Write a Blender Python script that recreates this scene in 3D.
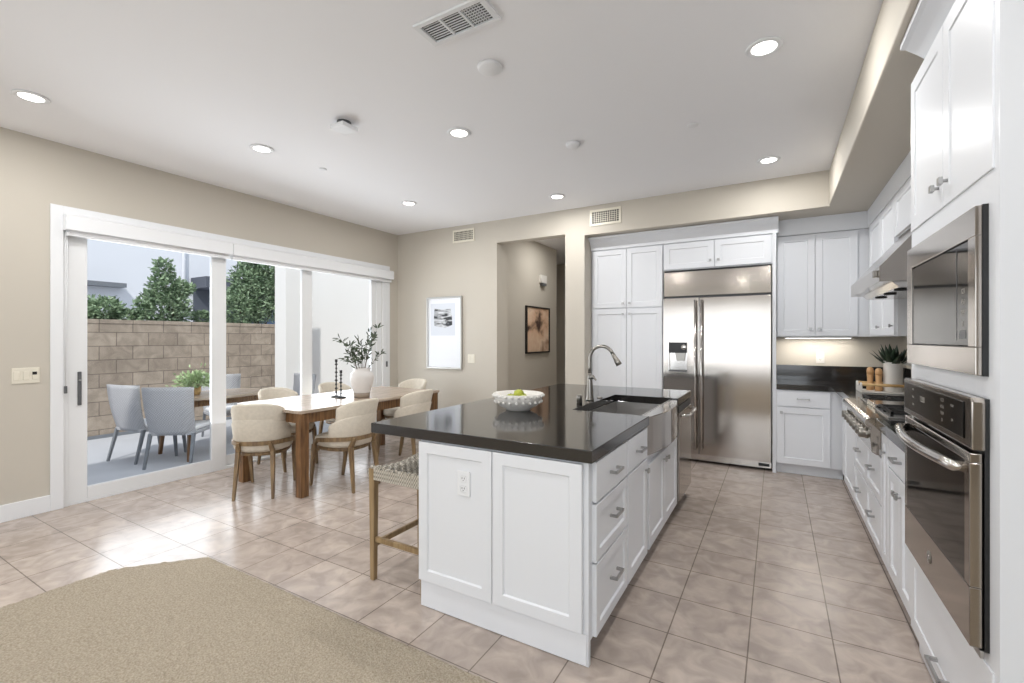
import bpy, bmesh, math, random
from mathutils import Vector, Matrix, noise
R = math.radians
sc = bpy.context.scene
for o in list(bpy.data.objects): bpy.data.objects.remove(o, do_unlink=True)
C = sc.collection
# ------------------------------------------------------------------ camera
FPX, YAW, HORIZ, EYE = 458.8, 29.936, 338.7, 1.375
cam = bpy.data.cameras.new('camera'); cam.sensor_width = 36; cam.sensor_fit = 'HORIZONTAL'
cam.lens = FPX / 1024 * 36; cam.shift_y = -(341.5 - HORIZ) / 1024; cam.clip_start = .05; cam.clip_end = 200
co = bpy.data.objects.new('camera', cam); C.objects.link(co)
co.location = (0, 0, EYE); co.rotation_euler = (R(90), 0, R(YAW)); sc.camera = co
# ------------------------------------------------------------------ exposure, world, sun, daylight and fill lamps
vs = sc.view_settings; vs.view_transform = 'Standard'; vs.look = 'None'; vs.gamma = 1; vs.exposure = 0.2; vs.use_curve_mapping = False
w = bpy.data.worlds.new('sky'); sc.world = w; w.use_nodes = True
bg = w.node_tree.nodes['Background']; bg.inputs[0].default_value = (.80, .88, 1, 1); bg.inputs[1].default_value = .95
sun = bpy.data.lights.new('sun', 'SUN'); sun.energy = 2.6; sun.angle = R(2); sun.color = (1, .96, .9)
so = bpy.data.objects.new('sun', sun); C.objects.link(so); so.rotation_euler = Vector((-.40, .55, -.73)).to_track_quat('-Z', 'Y').to_euler()
def area(name, loc, d, sx, sy, e, col=(1, 1, 1)):
    l = bpy.data.lights.new(name, 'AREA'); l.shape = 'RECTANGLE'; l.size = sx; l.size_y = sy; l.energy = e; l.color = col
    o = bpy.data.objects.new(name, l); C.objects.link(o); o.location = loc; o.rotation_euler = Vector(d).to_track_quat('-Z', 'Y').to_euler(); return o
area('rear_window_fill', (-1.6, -4.3, 1.45), (0, 1, .5), 5.2, 2.1, 90, (.94, .97, 1))  # fill lamp outside the unseen rear window, tilted up to light the ceiling
area('added_side_fill', (2.85, -1.3, 1.4), (-1, 0, .6), 3.6, 2.1, 6, (.94, .97, 1))  # fill lamp added beyond the side wall for more even light
area('daylight_patio_door', (-5.5, 3.15, 1.25), (1, 0, .6), 3.0, 2.1, 72, (.91, .95, 1))
DOWN_E, DOWN_SIZE = 9.5, .12
# ------------------------------------------------------------------ materials
def srgb(c):
    return tuple((x/255/12.92 if x/255 <= .04045 else ((x/255+.055)/1.055)**2.4) for x in c) + (1,)
class NT:
    def __init__(s, name):
        s.m = bpy.data.materials.new(name); s.m.use_nodes = True; s.t = s.m.node_tree; s.b = s.t.nodes['Principled BSDF']
    def n(s, typ, **k):
        nd = s.t.nodes.new(typ)
        for a, v in k.items():
            if a.startswith('i_'): nd.inputs[a[2:].replace('_', ' ')].default_value = v
            else: setattr(nd, a, v)
        return nd
    def l(s, a, b): s.t.links.new(a, b)
    def set(s, name, v): s.b.inputs[name].default_value = v
def mat(name, col, rough=.5, metal=0, spec=.5, var=0, vscale=8, bump=0, bscale=60, stretch=None, coat=0, trans=0, ior=None, emit=None, es=1, col2=None):
    k = NT(name); k.set('Base Color', srgb(col)); k.set('Roughness', rough); k.set('Metallic', metal); k.set('Specular IOR Level', spec)
    if coat: k.set('Coat Weight', coat); k.set('Coat Roughness', .08)
    if trans: k.set('Transmission Weight', trans)
    if ior: k.set('IOR', ior)
    if emit: k.set('Emission Color', srgb(emit)); k.set('Emission Strength', es)
    tc = k.n('ShaderNodeTexCoord'); mp = k.n('ShaderNodeMapping'); k.l(tc.outputs['Object'], mp.inputs[0])
    if stretch: mp.inputs['Scale'].default_value = stretch
    if var or col2:
        nz = k.n('ShaderNodeTexNoise', i_Scale=vscale, i_Detail=5.0); k.l(mp.outputs[0], nz.inputs['Vector'])
        mx = k.n('ShaderNodeMix', data_type='RGBA'); c = srgb(col)
        c2 = srgb(col2) if col2 else tuple(x*(1-var) for x in c[:3]) + (1,)
        mx.inputs[6].default_value = c; mx.inputs[7].default_value = c2
        rp = k.n('ShaderNodeValToRGB'); rp.color_ramp.elements[0].position = .36; rp.color_ramp.elements[1].position = .66
        k.l(nz.outputs[0], rp.inputs[0]); k.l(rp.outputs[0], mx.inputs[0]); k.l(mx.outputs[2], k.b.inputs['Base Color'])
    if bump:
        nb = k.n('ShaderNodeTexNoise', i_Scale=bscale, i_Detail=3.0); k.l(mp.outputs[0], nb.inputs['Vector'])
        bp = k.n('ShaderNodeBump', i_Strength=bump, i_Distance=.01); k.l(nb.outputs[0], bp.inputs['Height']); k.l(bp.outputs[0], k.b.inputs['Normal'])
    return k.m
def brick(name, c1, c2, mortar, bw, rh, ms, off, loc=(0, 0, 0), rot=(0, 0, 0), rough=.5, mott=None, bump=.3, bdist=.003, yz=False):
    k = NT(name); tc = k.n('ShaderNodeTexCoord'); mp = k.n('ShaderNodeMapping'); mp.vector_type = 'TEXTURE'
    mp.inputs['Location'].default_value = loc; mp.inputs['Rotation'].default_value = rot
    if yz:
        sp = k.n('ShaderNodeSeparateXYZ'); cb = k.n('ShaderNodeCombineXYZ'); k.l(tc.outputs['Object'], sp.inputs[0]); k.l(sp.outputs[1], cb.inputs[0]); k.l(sp.outputs[2], cb.inputs[1]); k.l(cb.outputs[0], mp.inputs[0])
    else: k.l(tc.outputs['Object'], mp.inputs[0])
    b = k.n('ShaderNodeTexBrick', offset=off, squash=1.0); k.l(mp.outputs[0], b.inputs['Vector'])
    b.inputs['Color1'].default_value = srgb(c1); b.inputs['Color2'].default_value = srgb(c2); b.inputs['Mortar'].default_value = srgb(mortar)
    b.inputs['Scale'].default_value = 1; b.inputs['Brick Width'].default_value = bw; b.inputs['Row Height'].default_value = rh
    b.inputs['Mortar Size'].default_value = ms; b.inputs['Mortar Smooth'].default_value = .2
    out = b.outputs['Color']
    if mott:
        nz = k.n('ShaderNodeTexNoise', i_Scale=mott[0], i_Detail=7.0, i_Distortion=.8); k.l(tc.outputs['Object'], nz.inputs['Vector'])
        rp = k.n('ShaderNodeValToRGB'); rp.color_ramp.elements[0].position = .35; rp.color_ramp.elements[1].position = .68
        rp.color_ramp.elements[0].color = (mott[1],)*3 + (1,); rp.color_ramp.elements[1].color = (mott[2],)*3 + (1,)
        k.l(nz.outputs[0], rp.inputs[0]); mx = k.n('ShaderNodeMix', data_type='RGBA', blend_type='MULTIPLY'); mx.inputs[0].default_value = 1
        k.l(out, mx.inputs[6]); k.l(rp.outputs[0], mx.inputs[7]); out = mx.outputs[2]
    k.l(out, k.b.inputs['Base Color']); k.set('Roughness', rough)
    bp = k.n('ShaderNodeBump', i_Strength=bump, i_Distance=bdist); bp.invert = True
    k.l(b.outputs['Fac'], bp.inputs['Height']); k.l(bp.outputs[0], k.b.inputs['Normal'])
    return k.m
def wood(name, c1, c2, axis='z', rough=.45, scale=1.0):
    st = {'x': (1.5, 14, 14), 'y': (14, 1.5, 14), 'z': (14, 14, 1.5)}[axis]
    return mat(name, c1, rough=rough, col2=c2, vscale=3*scale, stretch=st, bump=.08, bscale=6)
def weave(name, c1, c2, s=60, rough=.6, rot=(0, 0, 0)):
    k = NT(name); tc = k.n('ShaderNodeTexCoord'); mp = k.n('ShaderNodeMapping'); mp.inputs['Scale'].default_value = (s, s, s); mp.inputs['Rotation'].default_value = rot
    k.l(tc.outputs['Object'], mp.inputs[0]); nz = k.n('ShaderNodeTexNoise', i_Scale=.35, i_Detail=2.0); k.l(mp.outputs[0], nz.inputs['Vector'])
    ch = k.n('ShaderNodeTexChecker', i_Scale=1.0); k.l(mp.outputs[0], ch.inputs['Vector']); ch.inputs['Color1'].default_value = srgb(c1); ch.inputs['Color2'].default_value = srgb(c2)
    mx = k.n('ShaderNodeMix', data_type='RGBA'); mx.inputs[0].default_value = .35; k.l(ch.outputs[0], mx.inputs[6]); mx.inputs[7].default_value = srgb(c1)
    k.l(mx.outputs[2], k.b.inputs['Base Color']); k.set('Roughness', rough)
    bp = k.n('ShaderNodeBump', i_Strength=.6, i_Distance=.004); k.l(ch.outputs[1], bp.inputs['Height']); k.l(bp.outputs[0], k.b.inputs['Normal'])
    return k.m
M = {}
M['wall'] = mat('beige_wall_paint', (198, 191, 179), .75, bump=.06, bscale=180)
M['ceil'] = mat('white_ceiling_paint', (242, 242, 244), .85, bump=.04, bscale=150)
M['cab'] = mat('white_cabinet_lacquer', (228, 230, 234), .32, spec=.45)
M['trim'] = mat('white_trim_paint', (232, 233, 235), .4)
M['vinyl'] = mat('white_vinyl_frame', (230, 231, 232), .35)
M['floor'] = brick('beige_porcelain_tile', (192, 178, 168), (182, 168, 158), (130, 118, 109), .33106, .33106, .0032, 0, loc=(-.4393, 2.2206, 0), rough=.23, mott=(8.5, .76, 1.10), bump=.25)
M['carpet'] = mat('beige_carpet', (188, 176, 158), .95, spec=.1, col2=(158, 146, 128), vscale=120, bump=.9, bscale=170)
M['quartz'] = mat('black_quartz', (38, 36, 35), .10, spec=.85, var=.3, vscale=90)
M['steel'] = mat('brushed_stainless', (170, 163, 156), .13, 1, bump=.035, bscale=1.6, stretch=(.4, .4, 2.2))
M['steel_h'] = mat('polished_stainless', (196, 192, 188), .16, 1)
M['steel_d'] = mat('dark_stainless_basin', (176, 174, 172), .4, 1)
M['nickel'] = mat('brushed_nickel', (150, 146, 140), .28, 1)
M['pull'] = mat('satin_nickel_pull', (178, 178, 178), .3, 1)
M['black'] = mat('black_plastic', (26, 26, 27), .35)
M['iron'] = mat('black_cast_iron', (30, 29, 28), .5, bump=.2, bscale=200)
M['bglass'] = mat('black_oven_glass', (22, 21, 20), .06, spec=.25)
M['grey'] = mat('grey_plastic', (95, 96, 98), .4)
M['fabric'] = mat('cream_boucle_upholstery', (214, 205, 190), .9, spec=.15, bump=.35, bscale=260, var=.08, vscale=40)
M['chairwood'] = wood('weathered_oak', (144, 120, 86), (106, 84, 60))
M['tablewood'] = wood('walnut_brown_wood', (134, 98, 62), (88, 60, 36), 'z', .4)
M['tabletop'] = wood('pale_table_top_wood', (188, 172, 156), (166, 148, 130), 'y', .22)
M['stoolwood'] = wood('pale_teak', (158, 134, 98), (128, 104, 72))
M['rope'] = weave('grey_cream_rope_weave', (196, 188, 174), (98, 94, 88), 85, rot=(0, 0, .78))
M['wicker'] = weave('grey_wicker', (196, 196, 200), (136, 137, 142), 70)
M['greymetal'] = mat('grey_powder_coated_metal', (120, 124, 130), .45)
M['cushion'] = mat('white_outdoor_cushion', (224, 224, 226), .85)
M['ceramic'] = mat('white_ceramic', (226, 222, 216), .35)
M['vase'] = mat('white_glazed_stoneware', (222, 217, 213), .3, var=.06, vscale=10)
M['clay'] = mat('bare_taupe_clay', (150, 136, 122), .8)
M['leaf'] = mat('olive_green_leaf', (74, 88, 62), .55, col2=(50, 62, 42), vscale=20)
M['leafd'] = mat('dark_succulent_leaf', (46, 66, 44), .4, col2=(28, 42, 30), vscale=20)
M['leafp'] = mat('pale_green_leaf', (196, 212, 172), .55, col2=(150, 176, 124), vscale=20)
M['treeleaf'] = mat('glossy_tree_leaf', (160, 182, 148), .4, col2=(84, 108, 80), vscale=7)
M['stem'] = mat('brown_stem', (88, 72, 54), .8)
M['fruit'] = mat('yellow_green_fruit', (176, 182, 60), .45, col2=(140, 150, 40), vscale=30)
M['millwood'] = mat('light_beech_wood', (204, 160, 112), .45)
M['traywood'] = wood('honey_bamboo', (206, 172, 120), (186, 148, 94), 'x')
M['stucco'] = mat('white_stucco', (228, 226, 224), .9, bump=.2, bscale=60)
M['stucco_b'] = mat('pale_grey_stucco', (226, 228, 234), .9, bump=.1, bscale=30)
M['darkpanel'] = mat('charcoal_siding', (86, 90, 100), .7)
M['block'] = brick('tan_concrete_block', (170, 157, 143), (154, 141, 128), (122, 111, 102), .406, .2035, .006, .5, yz=True, loc=(0, -.08, 0), rough=.9, mott=(6, .78, 1.12), bump=.5, bdist=.006)
M['concrete'] = mat('patio_concrete', (186, 188, 194), .85, var=.08, vscale=3)
M['frame_s'] = mat('silver_picture_frame', (176, 174, 170), .35, .7)
M['frame_b'] = mat('black_picture_frame', (30, 26, 24), .4)
M['mat'] = mat('white_picture_mat', (236, 238, 242), .5)
M['sheet'] = mat('cool_white_paper', (218, 222, 230), .6)
M['plate'] = mat('ivory_switch_plate', (226, 220, 204), .4)
M['ventdark'] = mat('dark_vent_cavity', (50, 49, 46), .8)
M['lamp'] = mat('lit_lamp_lens', (255, 255, 255), .5, emit=(255, 252, 246), es=6)
M['bluewin'] = mat('blue_tinted_window', (84, 104, 130), .15)
M['white_text'] = mat('light_grey_print', (176, 172, 164), .5)
def glassmat():
    k = NT('clear_window_glass'); t = k.t
    g = k.n('ShaderNodeBsdfGlossy'); g.inputs['Roughness'].default_value = .02
    tr = k.n('ShaderNodeBsdfTransparent'); tr.inputs[0].default_value = (.97, .98, .98, 1)
    mx = k.n('ShaderNodeMixShader'); fr = k.n('ShaderNodeFresnel', i_IOR=1.15)
    k.l(fr.outputs[0], mx.inputs[0]); k.l(tr.outputs[0], mx.inputs[1]); k.l(g.outputs[0], mx.inputs[2])
    k.l(mx.outputs[0], t.nodes['Material Output'].inputs['Surface']); return k.m
M['glass'] = glassmat()
# ------------------------------------------------------------------ mesh builder
class MB:
    def __init__(s, T=None): s.bm = bmesh.new(); s.T = T; s.smooth = False
    def _v(s, vs):
        if s.T: 
            for v in vs: v.co = Vector(s.T(*v.co))
    def box(s, x0, x1, y0, y1, z0, z1, bev=0):
        if x0 > x1: x0, x1 = x1, x0
        if y0 > y1: y0, y1 = y1, y0
        if z0 > z1: z0, z1 = z1, z0
        r = bmesh.ops.create_cube(s.bm, size=1); vs = r['verts']
        for v in vs: v.co = Vector(((x0+x1)/2 + v.co.x*(x1-x0), (y0+y1)/2 + v.co.y*(y1-y0), (z0+z1)/2 + v.co.z*(z1-z0)))
        if bev:
            es = list({e for v in vs for e in v.link_edges}); r2 = bmesh.ops.bevel(s.bm, geom=es, offset=bev, segments=2, affect='EDGES', profile=.5)
            vs = list({v for f in r2['faces'] for v in f.verts} | {v for v in vs if v.is_valid})
        s._v(vs); return s
    def prism(s, pts, a, b, axis='z', bev=0):   # pts in the two other axes, extruded a..b
        def mk(p, t): return {'z': (p[0], p[1], t), 'y': (p[0], t, p[1]), 'x': (t, p[0], p[1])}[axis]
        va = [s.bm.verts.new(mk(p, a)) for p in pts]; vb = [s.bm.verts.new(mk(p, b)) for p in pts]; n = len(pts)
        fs = [s.bm.faces.new(va), s.bm.faces.new(vb[::-1])] + [s.bm.faces.new((va[i], vb[i], vb[(i+1) % n], va[(i+1) % n])) for i in range(n)]
        vs = va + vb
        if bev:
            es = list({e for f in fs[:2] for e in f.edges}); r2 = bmesh.ops.bevel(s.bm, geom=es, offset=bev, segments=2, affect='EDGES', profile=.5)
            vs = list({v for f in r2['faces'] for v in f.verts} | {v for v in vs if v.is_valid})
        s._v(vs); return s
    def tube(s, pts, r, seg=10, cap=True):
        pts = [Vector(p) for p in pts]; n = len(pts); rr = r if isinstance(r, (list, tuple)) else [r]*n
        rings = []; up = None
        for i in range(n):
            d = (pts[min(i+1, n-1)] - pts[max(i-1, 0)]).normalized()
            if up is None:
                up = Vector((0, 0, 1)) if abs(d.z) < .9 else Vector((1, 0, 0))
            a = d.cross(up).normalized(); b = a.cross(d).normalized(); up = b
            rings.append([s.bm.verts.new(pts[i] + a*rr[i]*math.cos(2*math.pi*k/seg) + b*rr[i]*math.sin(2*math.pi*k/seg)) for k in range(seg)])
        for i in range(n-1):
            for k in range(seg): s.bm.faces.new((rings[i][k], rings[i][(k+1) % seg], rings[i+1][(k+1) % seg], rings[i+1][k])).smooth = True
        if cap: s.bm.faces.new(rings[0][::-1]); s.bm.faces.new(rings[-1])
        s._v([v for q in rings for v in q]); return s
    def sq(s, p0, p1, w0, w1, d0=None, d1=None):  # square-section bar between two points
        p0, p1 = Vector(p0), Vector(p1); d0 = d0 or w0; d1 = d1 or w1; vs = []
        dd = (p1-p0).normalized()
        if abs(dd.z) > .6: a, b = Vector((1, 0, 0)), Vector((0, 1, 0))
        else:
            b = Vector((0, 0, 1)); a = dd.cross(b).normalized()
        q = []
        for p, ww, hh in ((p0, w0, d0), (p1, w1, d1)):
            q.append([s.bm.verts.new(p + a*sx*ww/2 + b*sy*hh/2) for sx, sy in ((-1, -1), (1, -1), (1, 1), (-1, 1))])
        s.bm.faces.new(q[0][::-1]); s.bm.faces.new(q[1])
        for k in range(4): s.bm.faces.new((q[0][k], q[0][(k+1) % 4], q[1][(k+1) % 4], q[1][k]))
        s._v(q[0]+q[1]); return s
    def lathe(s, prof, c=(0, 0, 0), seg=32, axis='z', sy=1):
        rings = []
        def mk(r, h, a):
            x, y = r*math.cos(a), r*math.sin(a)*sy
            p = {'z': (x, y, h), 'x': (h, x, y), 'y': (x, h, y)}[axis]
            return (p[0]+c[0], p[1]+c[1], p[2]+c[2])
        for r, h in prof:
            rings.append([s.bm.verts.new(mk(r, h, 2*math.pi*k/seg)) for k in range(seg)] if r > 1e-6 else [s.bm.verts.new(mk(0, h, 0))])
        for i in range(len(prof)-1):
            A, B = rings[i], rings[i+1]
            for k in range(seg):
                a0, a1 = A[k % len(A)], A[(k+1) % len(A)]; b0, b1 = B[k % len(B)], B[(k+1) % len(B)]
                f = [a0, a1, b1, b0]; f = [v for j, v in enumerate(f) if v not in f[:j]]
                if len(f) > 2: s.bm.faces.new(f).smooth = True
        s._v([v for q in rings for v in q]); return s
    def cyl(s, c, r, h0, h1, axis='z', seg=24): return s.lathe([(0, h0), (r, h0), (r, h1), (0, h1)], c, seg, axis)
    def strip(s, rows, closed=False):   # rows: grid of points -> quads
        g = [[s.bm.verts.new(p) for p in r] for r in rows]
        for i in range(len(g)-1):
            m = len(g[i])
            for j in range(m if closed else m-1): s.bm.faces.new((g[i][j], g[i][(j+1) % m], g[i+1][(j+1) % m], g[i+1][j])).smooth = True
        s._v([v for r in g for v in r]); return g
    def leaf(s, p, d, L, W, nrm=None):
        p = Vector(p); d = Vector(d).normalized(); n = Vector(nrm) if nrm else Vector((random.uniform(-1, 1), random.uniform(-1, 1), random.uniform(.1, 1)))
        a = d.cross(n); a = a.normalized() if a.length > 1e-4 else Vector((1, 0, 0)); b = a.cross(d)
        v = [s.bm.verts.new(q) for q in (p, p+d*L*.35+a*W/2+b*W*.12, p+d*L*.75+a*W*.4, p+d*L-b*L*.12, p+d*L*.75-a*W*.4, p+d*L*.35-a*W/2+b*W*.12)]
        s.bm.faces.new((v[0], v[1], v[2], v[3])); s.bm.faces.new((v[0], v[3], v[4], v[5])); s._v(v)
    def build(s, name, m, parent=None, world=True, recalc=True, bevel=0, smooth=False):
        if recalc: bmesh.ops.recalc_face_normals(s.bm, faces=s.bm.faces)
        off = Vector((0, 0, 0))
        if parent is not None and world:
            p = parent
            while p is not None: off += p.location; p = p.parent
            for v in s.bm.verts: v.co -= off
        me = bpy.data.meshes.new(name); s.bm.to_mesh(me); s.bm.free(); me.materials.append(M[m] if isinstance(m, str) else m)
        o = bpy.data.objects.new(name, me); C.objects.link(o)
        if parent is not None: o.parent = parent
        if smooth:
            for f in me.polygons: f.use_smooth = True
        if bevel:
            md = o.modifiers.new('bevel', 'BEVEL'); md.width = bevel; md.segments = 2; md.limit_method = 'ANGLE'; md.angle_limit = R(40)
        return o
def tag(o, label, cat, group=None):
    o['label'] = label; o['category'] = cat
    if group: o['group'] = group
    return o
def thing(name, loc, label, cat, group=None, rz=0):
    o = bpy.data.objects.new(name, None); C.objects.link(o); o.location = loc; o.rotation_euler = (0, 0, rz); o.empty_display_size = .1
    return tag(o, label, cat, group)
def struct(o): o['kind'] = 'structure'; return o
def sempty(name, loc):
    o = bpy.data.objects.new(name, None); C.objects.link(o); o.location = loc; return struct(o)
def dup(root, loc, rz, label, name=None, group=None, scale=None):
    r = root.copy(); C.objects.link(r); r.location = loc; r.rotation_euler = (0, 0, R(rz)); r['label'] = label
    if group: r['group'] = group
    if scale: r.scale = scale
    for ch in list(root.children):
        c = ch.copy(); C.objects.link(c); c.parent = r
        for g in list(ch.children):
            d = g.copy(); C.objects.link(d); d.parent = c
    return r
# orientation maps: local (u along, w outward, v up)
def face_nY(y): return lambda u, w_, v: (u, y - w_, v)      # faces -Y, u = X
def face_nX(x): return lambda u, w_, v: (x - w_, u, v)      # faces -X, u = Y
def face_pX(x): return lambda u, w_, v: (x + w_, u, v)      # faces +X, u = Y
G = .0025
def shaker(T, u0, u1, v0, v1, th=.02, st=.06, rec=.009, flat=False):
    m = MB(T); u0 += G; u1 -= G; v0 += G; v1 -= G
    if flat: m.box(u0, u1, 0, th, v0, v1, .002); return m
    # one continuous front: slab with a recessed field and small chamfer
    def ring(a, wv): return [(u0+a, wv, v0+a), (u1-a, wv, v0+a), (u1-a, wv, v1-a), (u0+a, wv, v1-a)]
    rows = [ring(0, 0), ring(0, th-.0015), ring(.0015, th), ring(st, th), ring(st+.006, th-rec), ring(st+.007, th-rec)]
    g = [[m.bm.verts.new(p) for p in r] for r in rows]
    for i in range(len(g)-1):
        for j in range(4): m.bm.faces.new((g[i][j], g[i][(j+1) % 4], g[i+1][(j+1) % 4], g[i+1][j]))
    m.bm.faces.new(g[0][::-1]); m.bm.faces.new(g[-1]); m._v([v for r in g for v in r]); return m
def knob(T, u, v, parent, w0=.02):
    m = MB(T); m.cyl((u, 0, v), .006, w0, w0+.016, 'y', 10); m.box(u-.013, u+.013, w0+.014, w0+.026, v-.013, v+.013, .002)
    return m.build('knob', 'pull', parent)
def pull(T, u, v, parent, L=.13, w0=.02):
    m = MB(T); m.box(u-L/2, u+L/2, w0+.026, w0+.036, v-.006, v+.006, .001)
    for s in (-1, 1): m.box(u+s*(L/2-.006)-.006, u+s*(L/2-.006)+.006, w0, w0+.03, v-.006, v+.006)
    return m.build('pull_handle', 'pull', parent)
def cabinet(name, T, u0, u1, v0, v1, depth, label, toe=0, toe_in=.07, doors=(), drawers=(), body_mat='cab', group=None, flatdrawer=False, cat='cabinet', toe_mat=None):
    """doors: (u0,u1,v0,v1,knob_u,knob_v) ; drawers: (u0,u1,v0,v1)"""
    b = T((u0+u1)/2, -depth/2, v0 if not toe else v0-toe)
    root = thing(name, b, label, cat, group)
    m = MB(T); m.box(u0+.0005, u1-.0005, -depth, 0, v0, v1); body = m.build('carcass', body_mat, root)
    if toe: m = MB(T); m.box(u0+.0005, u1-.0005, -depth, -toe_in, v0-toe, v0); m.build('plinth', toe_mat or body_mat, root)
    for a in doors:
        d = shaker(T, *a[:4]).build('door', 'cab', root)
        if len(a) > 4: knob(T, a[4], a[5], d)
    for a in drawers:
        d = shaker(T, *a[:4], st=.045, flat=(a[3]-a[2] < .19)).build('drawer', 'cab', root)
        for pu in (a[4] if len(a) > 4 else ((a[0]+a[1])/2,)): pull(T, pu, (a[2]+a[3])/2 + (0.02 if a[3]-a[2] > .19 else 0), d, L=.11)
    return root
def text(body, size, T, u, v, w0, parent, m='white_text', name='printed_text', align='CENTER'):
    cu = bpy.data.curves.new('t', 'FONT'); cu.body = body; cu.size = size; cu.align_x = align; cu.align_y = 'CENTER'
    o = bpy.data.objects.new('t', cu); C.objects.link(o); bpy.context.view_layer.update()
    me = bpy.data.meshes.new_from_object(o.evaluated_get(bpy.context.evaluated_depsgraph_get())); bpy.data.objects.remove(o)
    off = Vector((0, 0, 0)); p = parent
    while p is not None: off += p.location; p = p.parent
    mir = Vector(T(1, 0, 0)) - Vector(T(0, 0, 0)); out = Vector(T(0, 1, 0)) - Vector(T(0, 0, 0))
    s = 1 if mir.cross(Vector((0, 0, 1))).dot(out) > 0 else -1
    for vt in me.vertices: vt.co = Vector(T(u + s*vt.co.x, w0, v + vt.co.y)) - off
    me.materials.append(M[m]); ob = bpy.data.objects.new(name, me); C.objects.link(ob); ob.parent = parent; return ob
# ================================================================== SETTING
LX, BY, CZ, RX, KY = -5.03, 5.22, 2.96, 1.15, 6.03     # left wall, beige back wall, ceiling, right wall, kitchen back wall
RY = -4.0
m = MB(); m.box(-5.16, 2.6, RY-.15, 9.2, -.12, 0); o = struct(m.build('floor', 'floor'))
random.seed(3)
m = MB()
# carpet with a pile surface (subdivided where the camera sees it)
def inside(x, y): return x >= -3.41 and y <= 1.545 and (x + 3.41) * .355 / .32 + 1.19 >= y
st = .0135; nx = int(3.6/st); ny = int(1.05/st); vg = {}
for i in range(nx+1):
    for j in range(ny+1):
        x = -3.41 + i*st; y = 1.545 - j*st
        if not inside(x, y):
            if inside(x+st*1.5, y) and x > -3.41: pass
            else: continue
        e = min(x+3.41, 1.545-y) < .012 or not inside(x-st, y+st)
        z = .002 if e else .012 + .006*random.random() + .002*noise.noise((x*5, y*5, 0))
        vg[i, j] = m.bm.verts.new((x + (0 if e else random.uniform(-.003, .003)), y + (0 if e else random.uniform(-.003, .003)), z))
for (i, j) in list(vg):
    q = [vg.get(k) for k in ((i, j), (i+1, j), (i+1, j+1), (i, j+1))]
    if all(q): m.bm.faces.new(q).smooth = True
yb = 1.545 - ny*st; xr = -3.41 + nx*st
m.box(-3.41, 2.4, RY, yb, .001, .013); m.box(xr, 1.1, yb, 1.545, .001, .013)
struct(m.build('floor_carpet', 'carpet', recalc=True))
m = MB(); m.box(-5.18, 2.6, RY-.15, 9.2, CZ, CZ+.1); struct(m.build('ceiling', 'ceil'))
# left wall with the slider opening
D0, D1, DT = 1.41, 4.90, 2.40
m = MB(); m.box(LX-.15, LX, RY-.15, D0, 0, CZ); m.box(LX-.15, LX, D1, BY+.15, 0, CZ); m.box(LX-.15, LX, D0, D1, DT, CZ)
struct(m.build('wall_left', 'wall'))
# back wall with hall opening, header over the cabinet alcove
m = MB(); m.box(LX, -3.24, BY, BY+.15, 0, CZ); m.box(-3.24, -2.25, BY, BY+.15, 2.66, CZ); m.box(-2.25, -2.0, BY, KY, 0, CZ)
m.box(-2.0, .435, BY, BY+.15, 2.62, CZ)
m.box(-2.0, RX, KY, KY+.12, 0, CZ)
struct(m.build('wall_back', 'wall'))
m = MB(); m.prism([(.43, -2.4), (RX, -2.4), (RX, KY), (-1.99, KY), (-1.99, BY+.151), (.43, BY+.151)], 2.625, CZ-.001, 'z')
struct(m.build('ceiling_soffit', 'wall', bevel=.010))
m = MB(); m.box(RX, RX+.12, 1.55, KY+.12, 0, CZ); m.box(RX+.12, 2.5, 1.55, 1.67, 0, CZ); m.box(2.5, 2.62, RY-.15, -3.2, 0, CZ); m.box(2.5, 2.62, .6, 1.67, 0, CZ); m.box(2.5, 2.62, -3.2, .6, 2.45, CZ); m.box(2.5, 2.62, -3.2, .6, 0, .3); struct(m.build('wall_right', 'wall'))
m = MB(); m.box(LX, -4.2, RY-.15, RY, 0, CZ); m.box(1.0, 2.5, RY-.15, RY, 0, CZ); m.box(-4.2, 1.0, RY-.15, RY, 2.45, CZ); m.box(-4.2, 1.0, RY-.15, RY, 0, .3)
struct(m.build('wall_rear', 'wall'))
wr = sempty('unseen_rear_window', (-1.6, RY-.08, .3))
m = MB()
for x in (-4.2, -2.93, -1.63, -.33, .94): m.box(x, x+.06, RY-.11, RY-.05, .3, 2.45)
m.box(-4.2, 1, RY-.11, RY-.05, .3, .36); m.box(-4.2, 1, RY-.11, RY-.05, 2.39, 2.45); m.build('unseen_window_frame', 'vinyl', wr)
m = MB(); m.box(-4.14, .94, RY-.083, RY-.077, .36, 2.39); m.build('pane', 'glass', wr)
wr = sempty('added_side_window', (2.56, -1.3, .3))  # unseen window added in the side wall to even out the light
m = MB()
for y in (-3.2, -1.33, .54): m.box(2.53, 2.59, y, y+.06, .3, 2.45)
m.box(2.53, 2.59, -3.2, .6, .3, .36); m.box(2.53, 2.59, -3.2, .6, 2.39, 2.45); m.build('unseen_window_frame', 'vinyl', wr)
m = MB(); m.box(2.557, 2.563, -3.14, .54, .36, 2.39); m.build('pane', 'glass', wr)
# hallway
m = MB(); m.box(-3.55, -3.40, BY+.15, 7.35, 0, CZ); m.box(-3.55, -3.24, BY+.15, BY+.3, 0, CZ)
m.box(-4.6, -3.4, 7.35, 7.5, 0, CZ); m.box(-4.6, -4.5, 7.5, 9, 0, CZ); m.box(-2.15, -2.0, KY, 9, 0, CZ); m.box(-4.6, -2, 9, 9.15, 0, CZ)
struct(m.build('wall_hallway', 'wall'))
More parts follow.
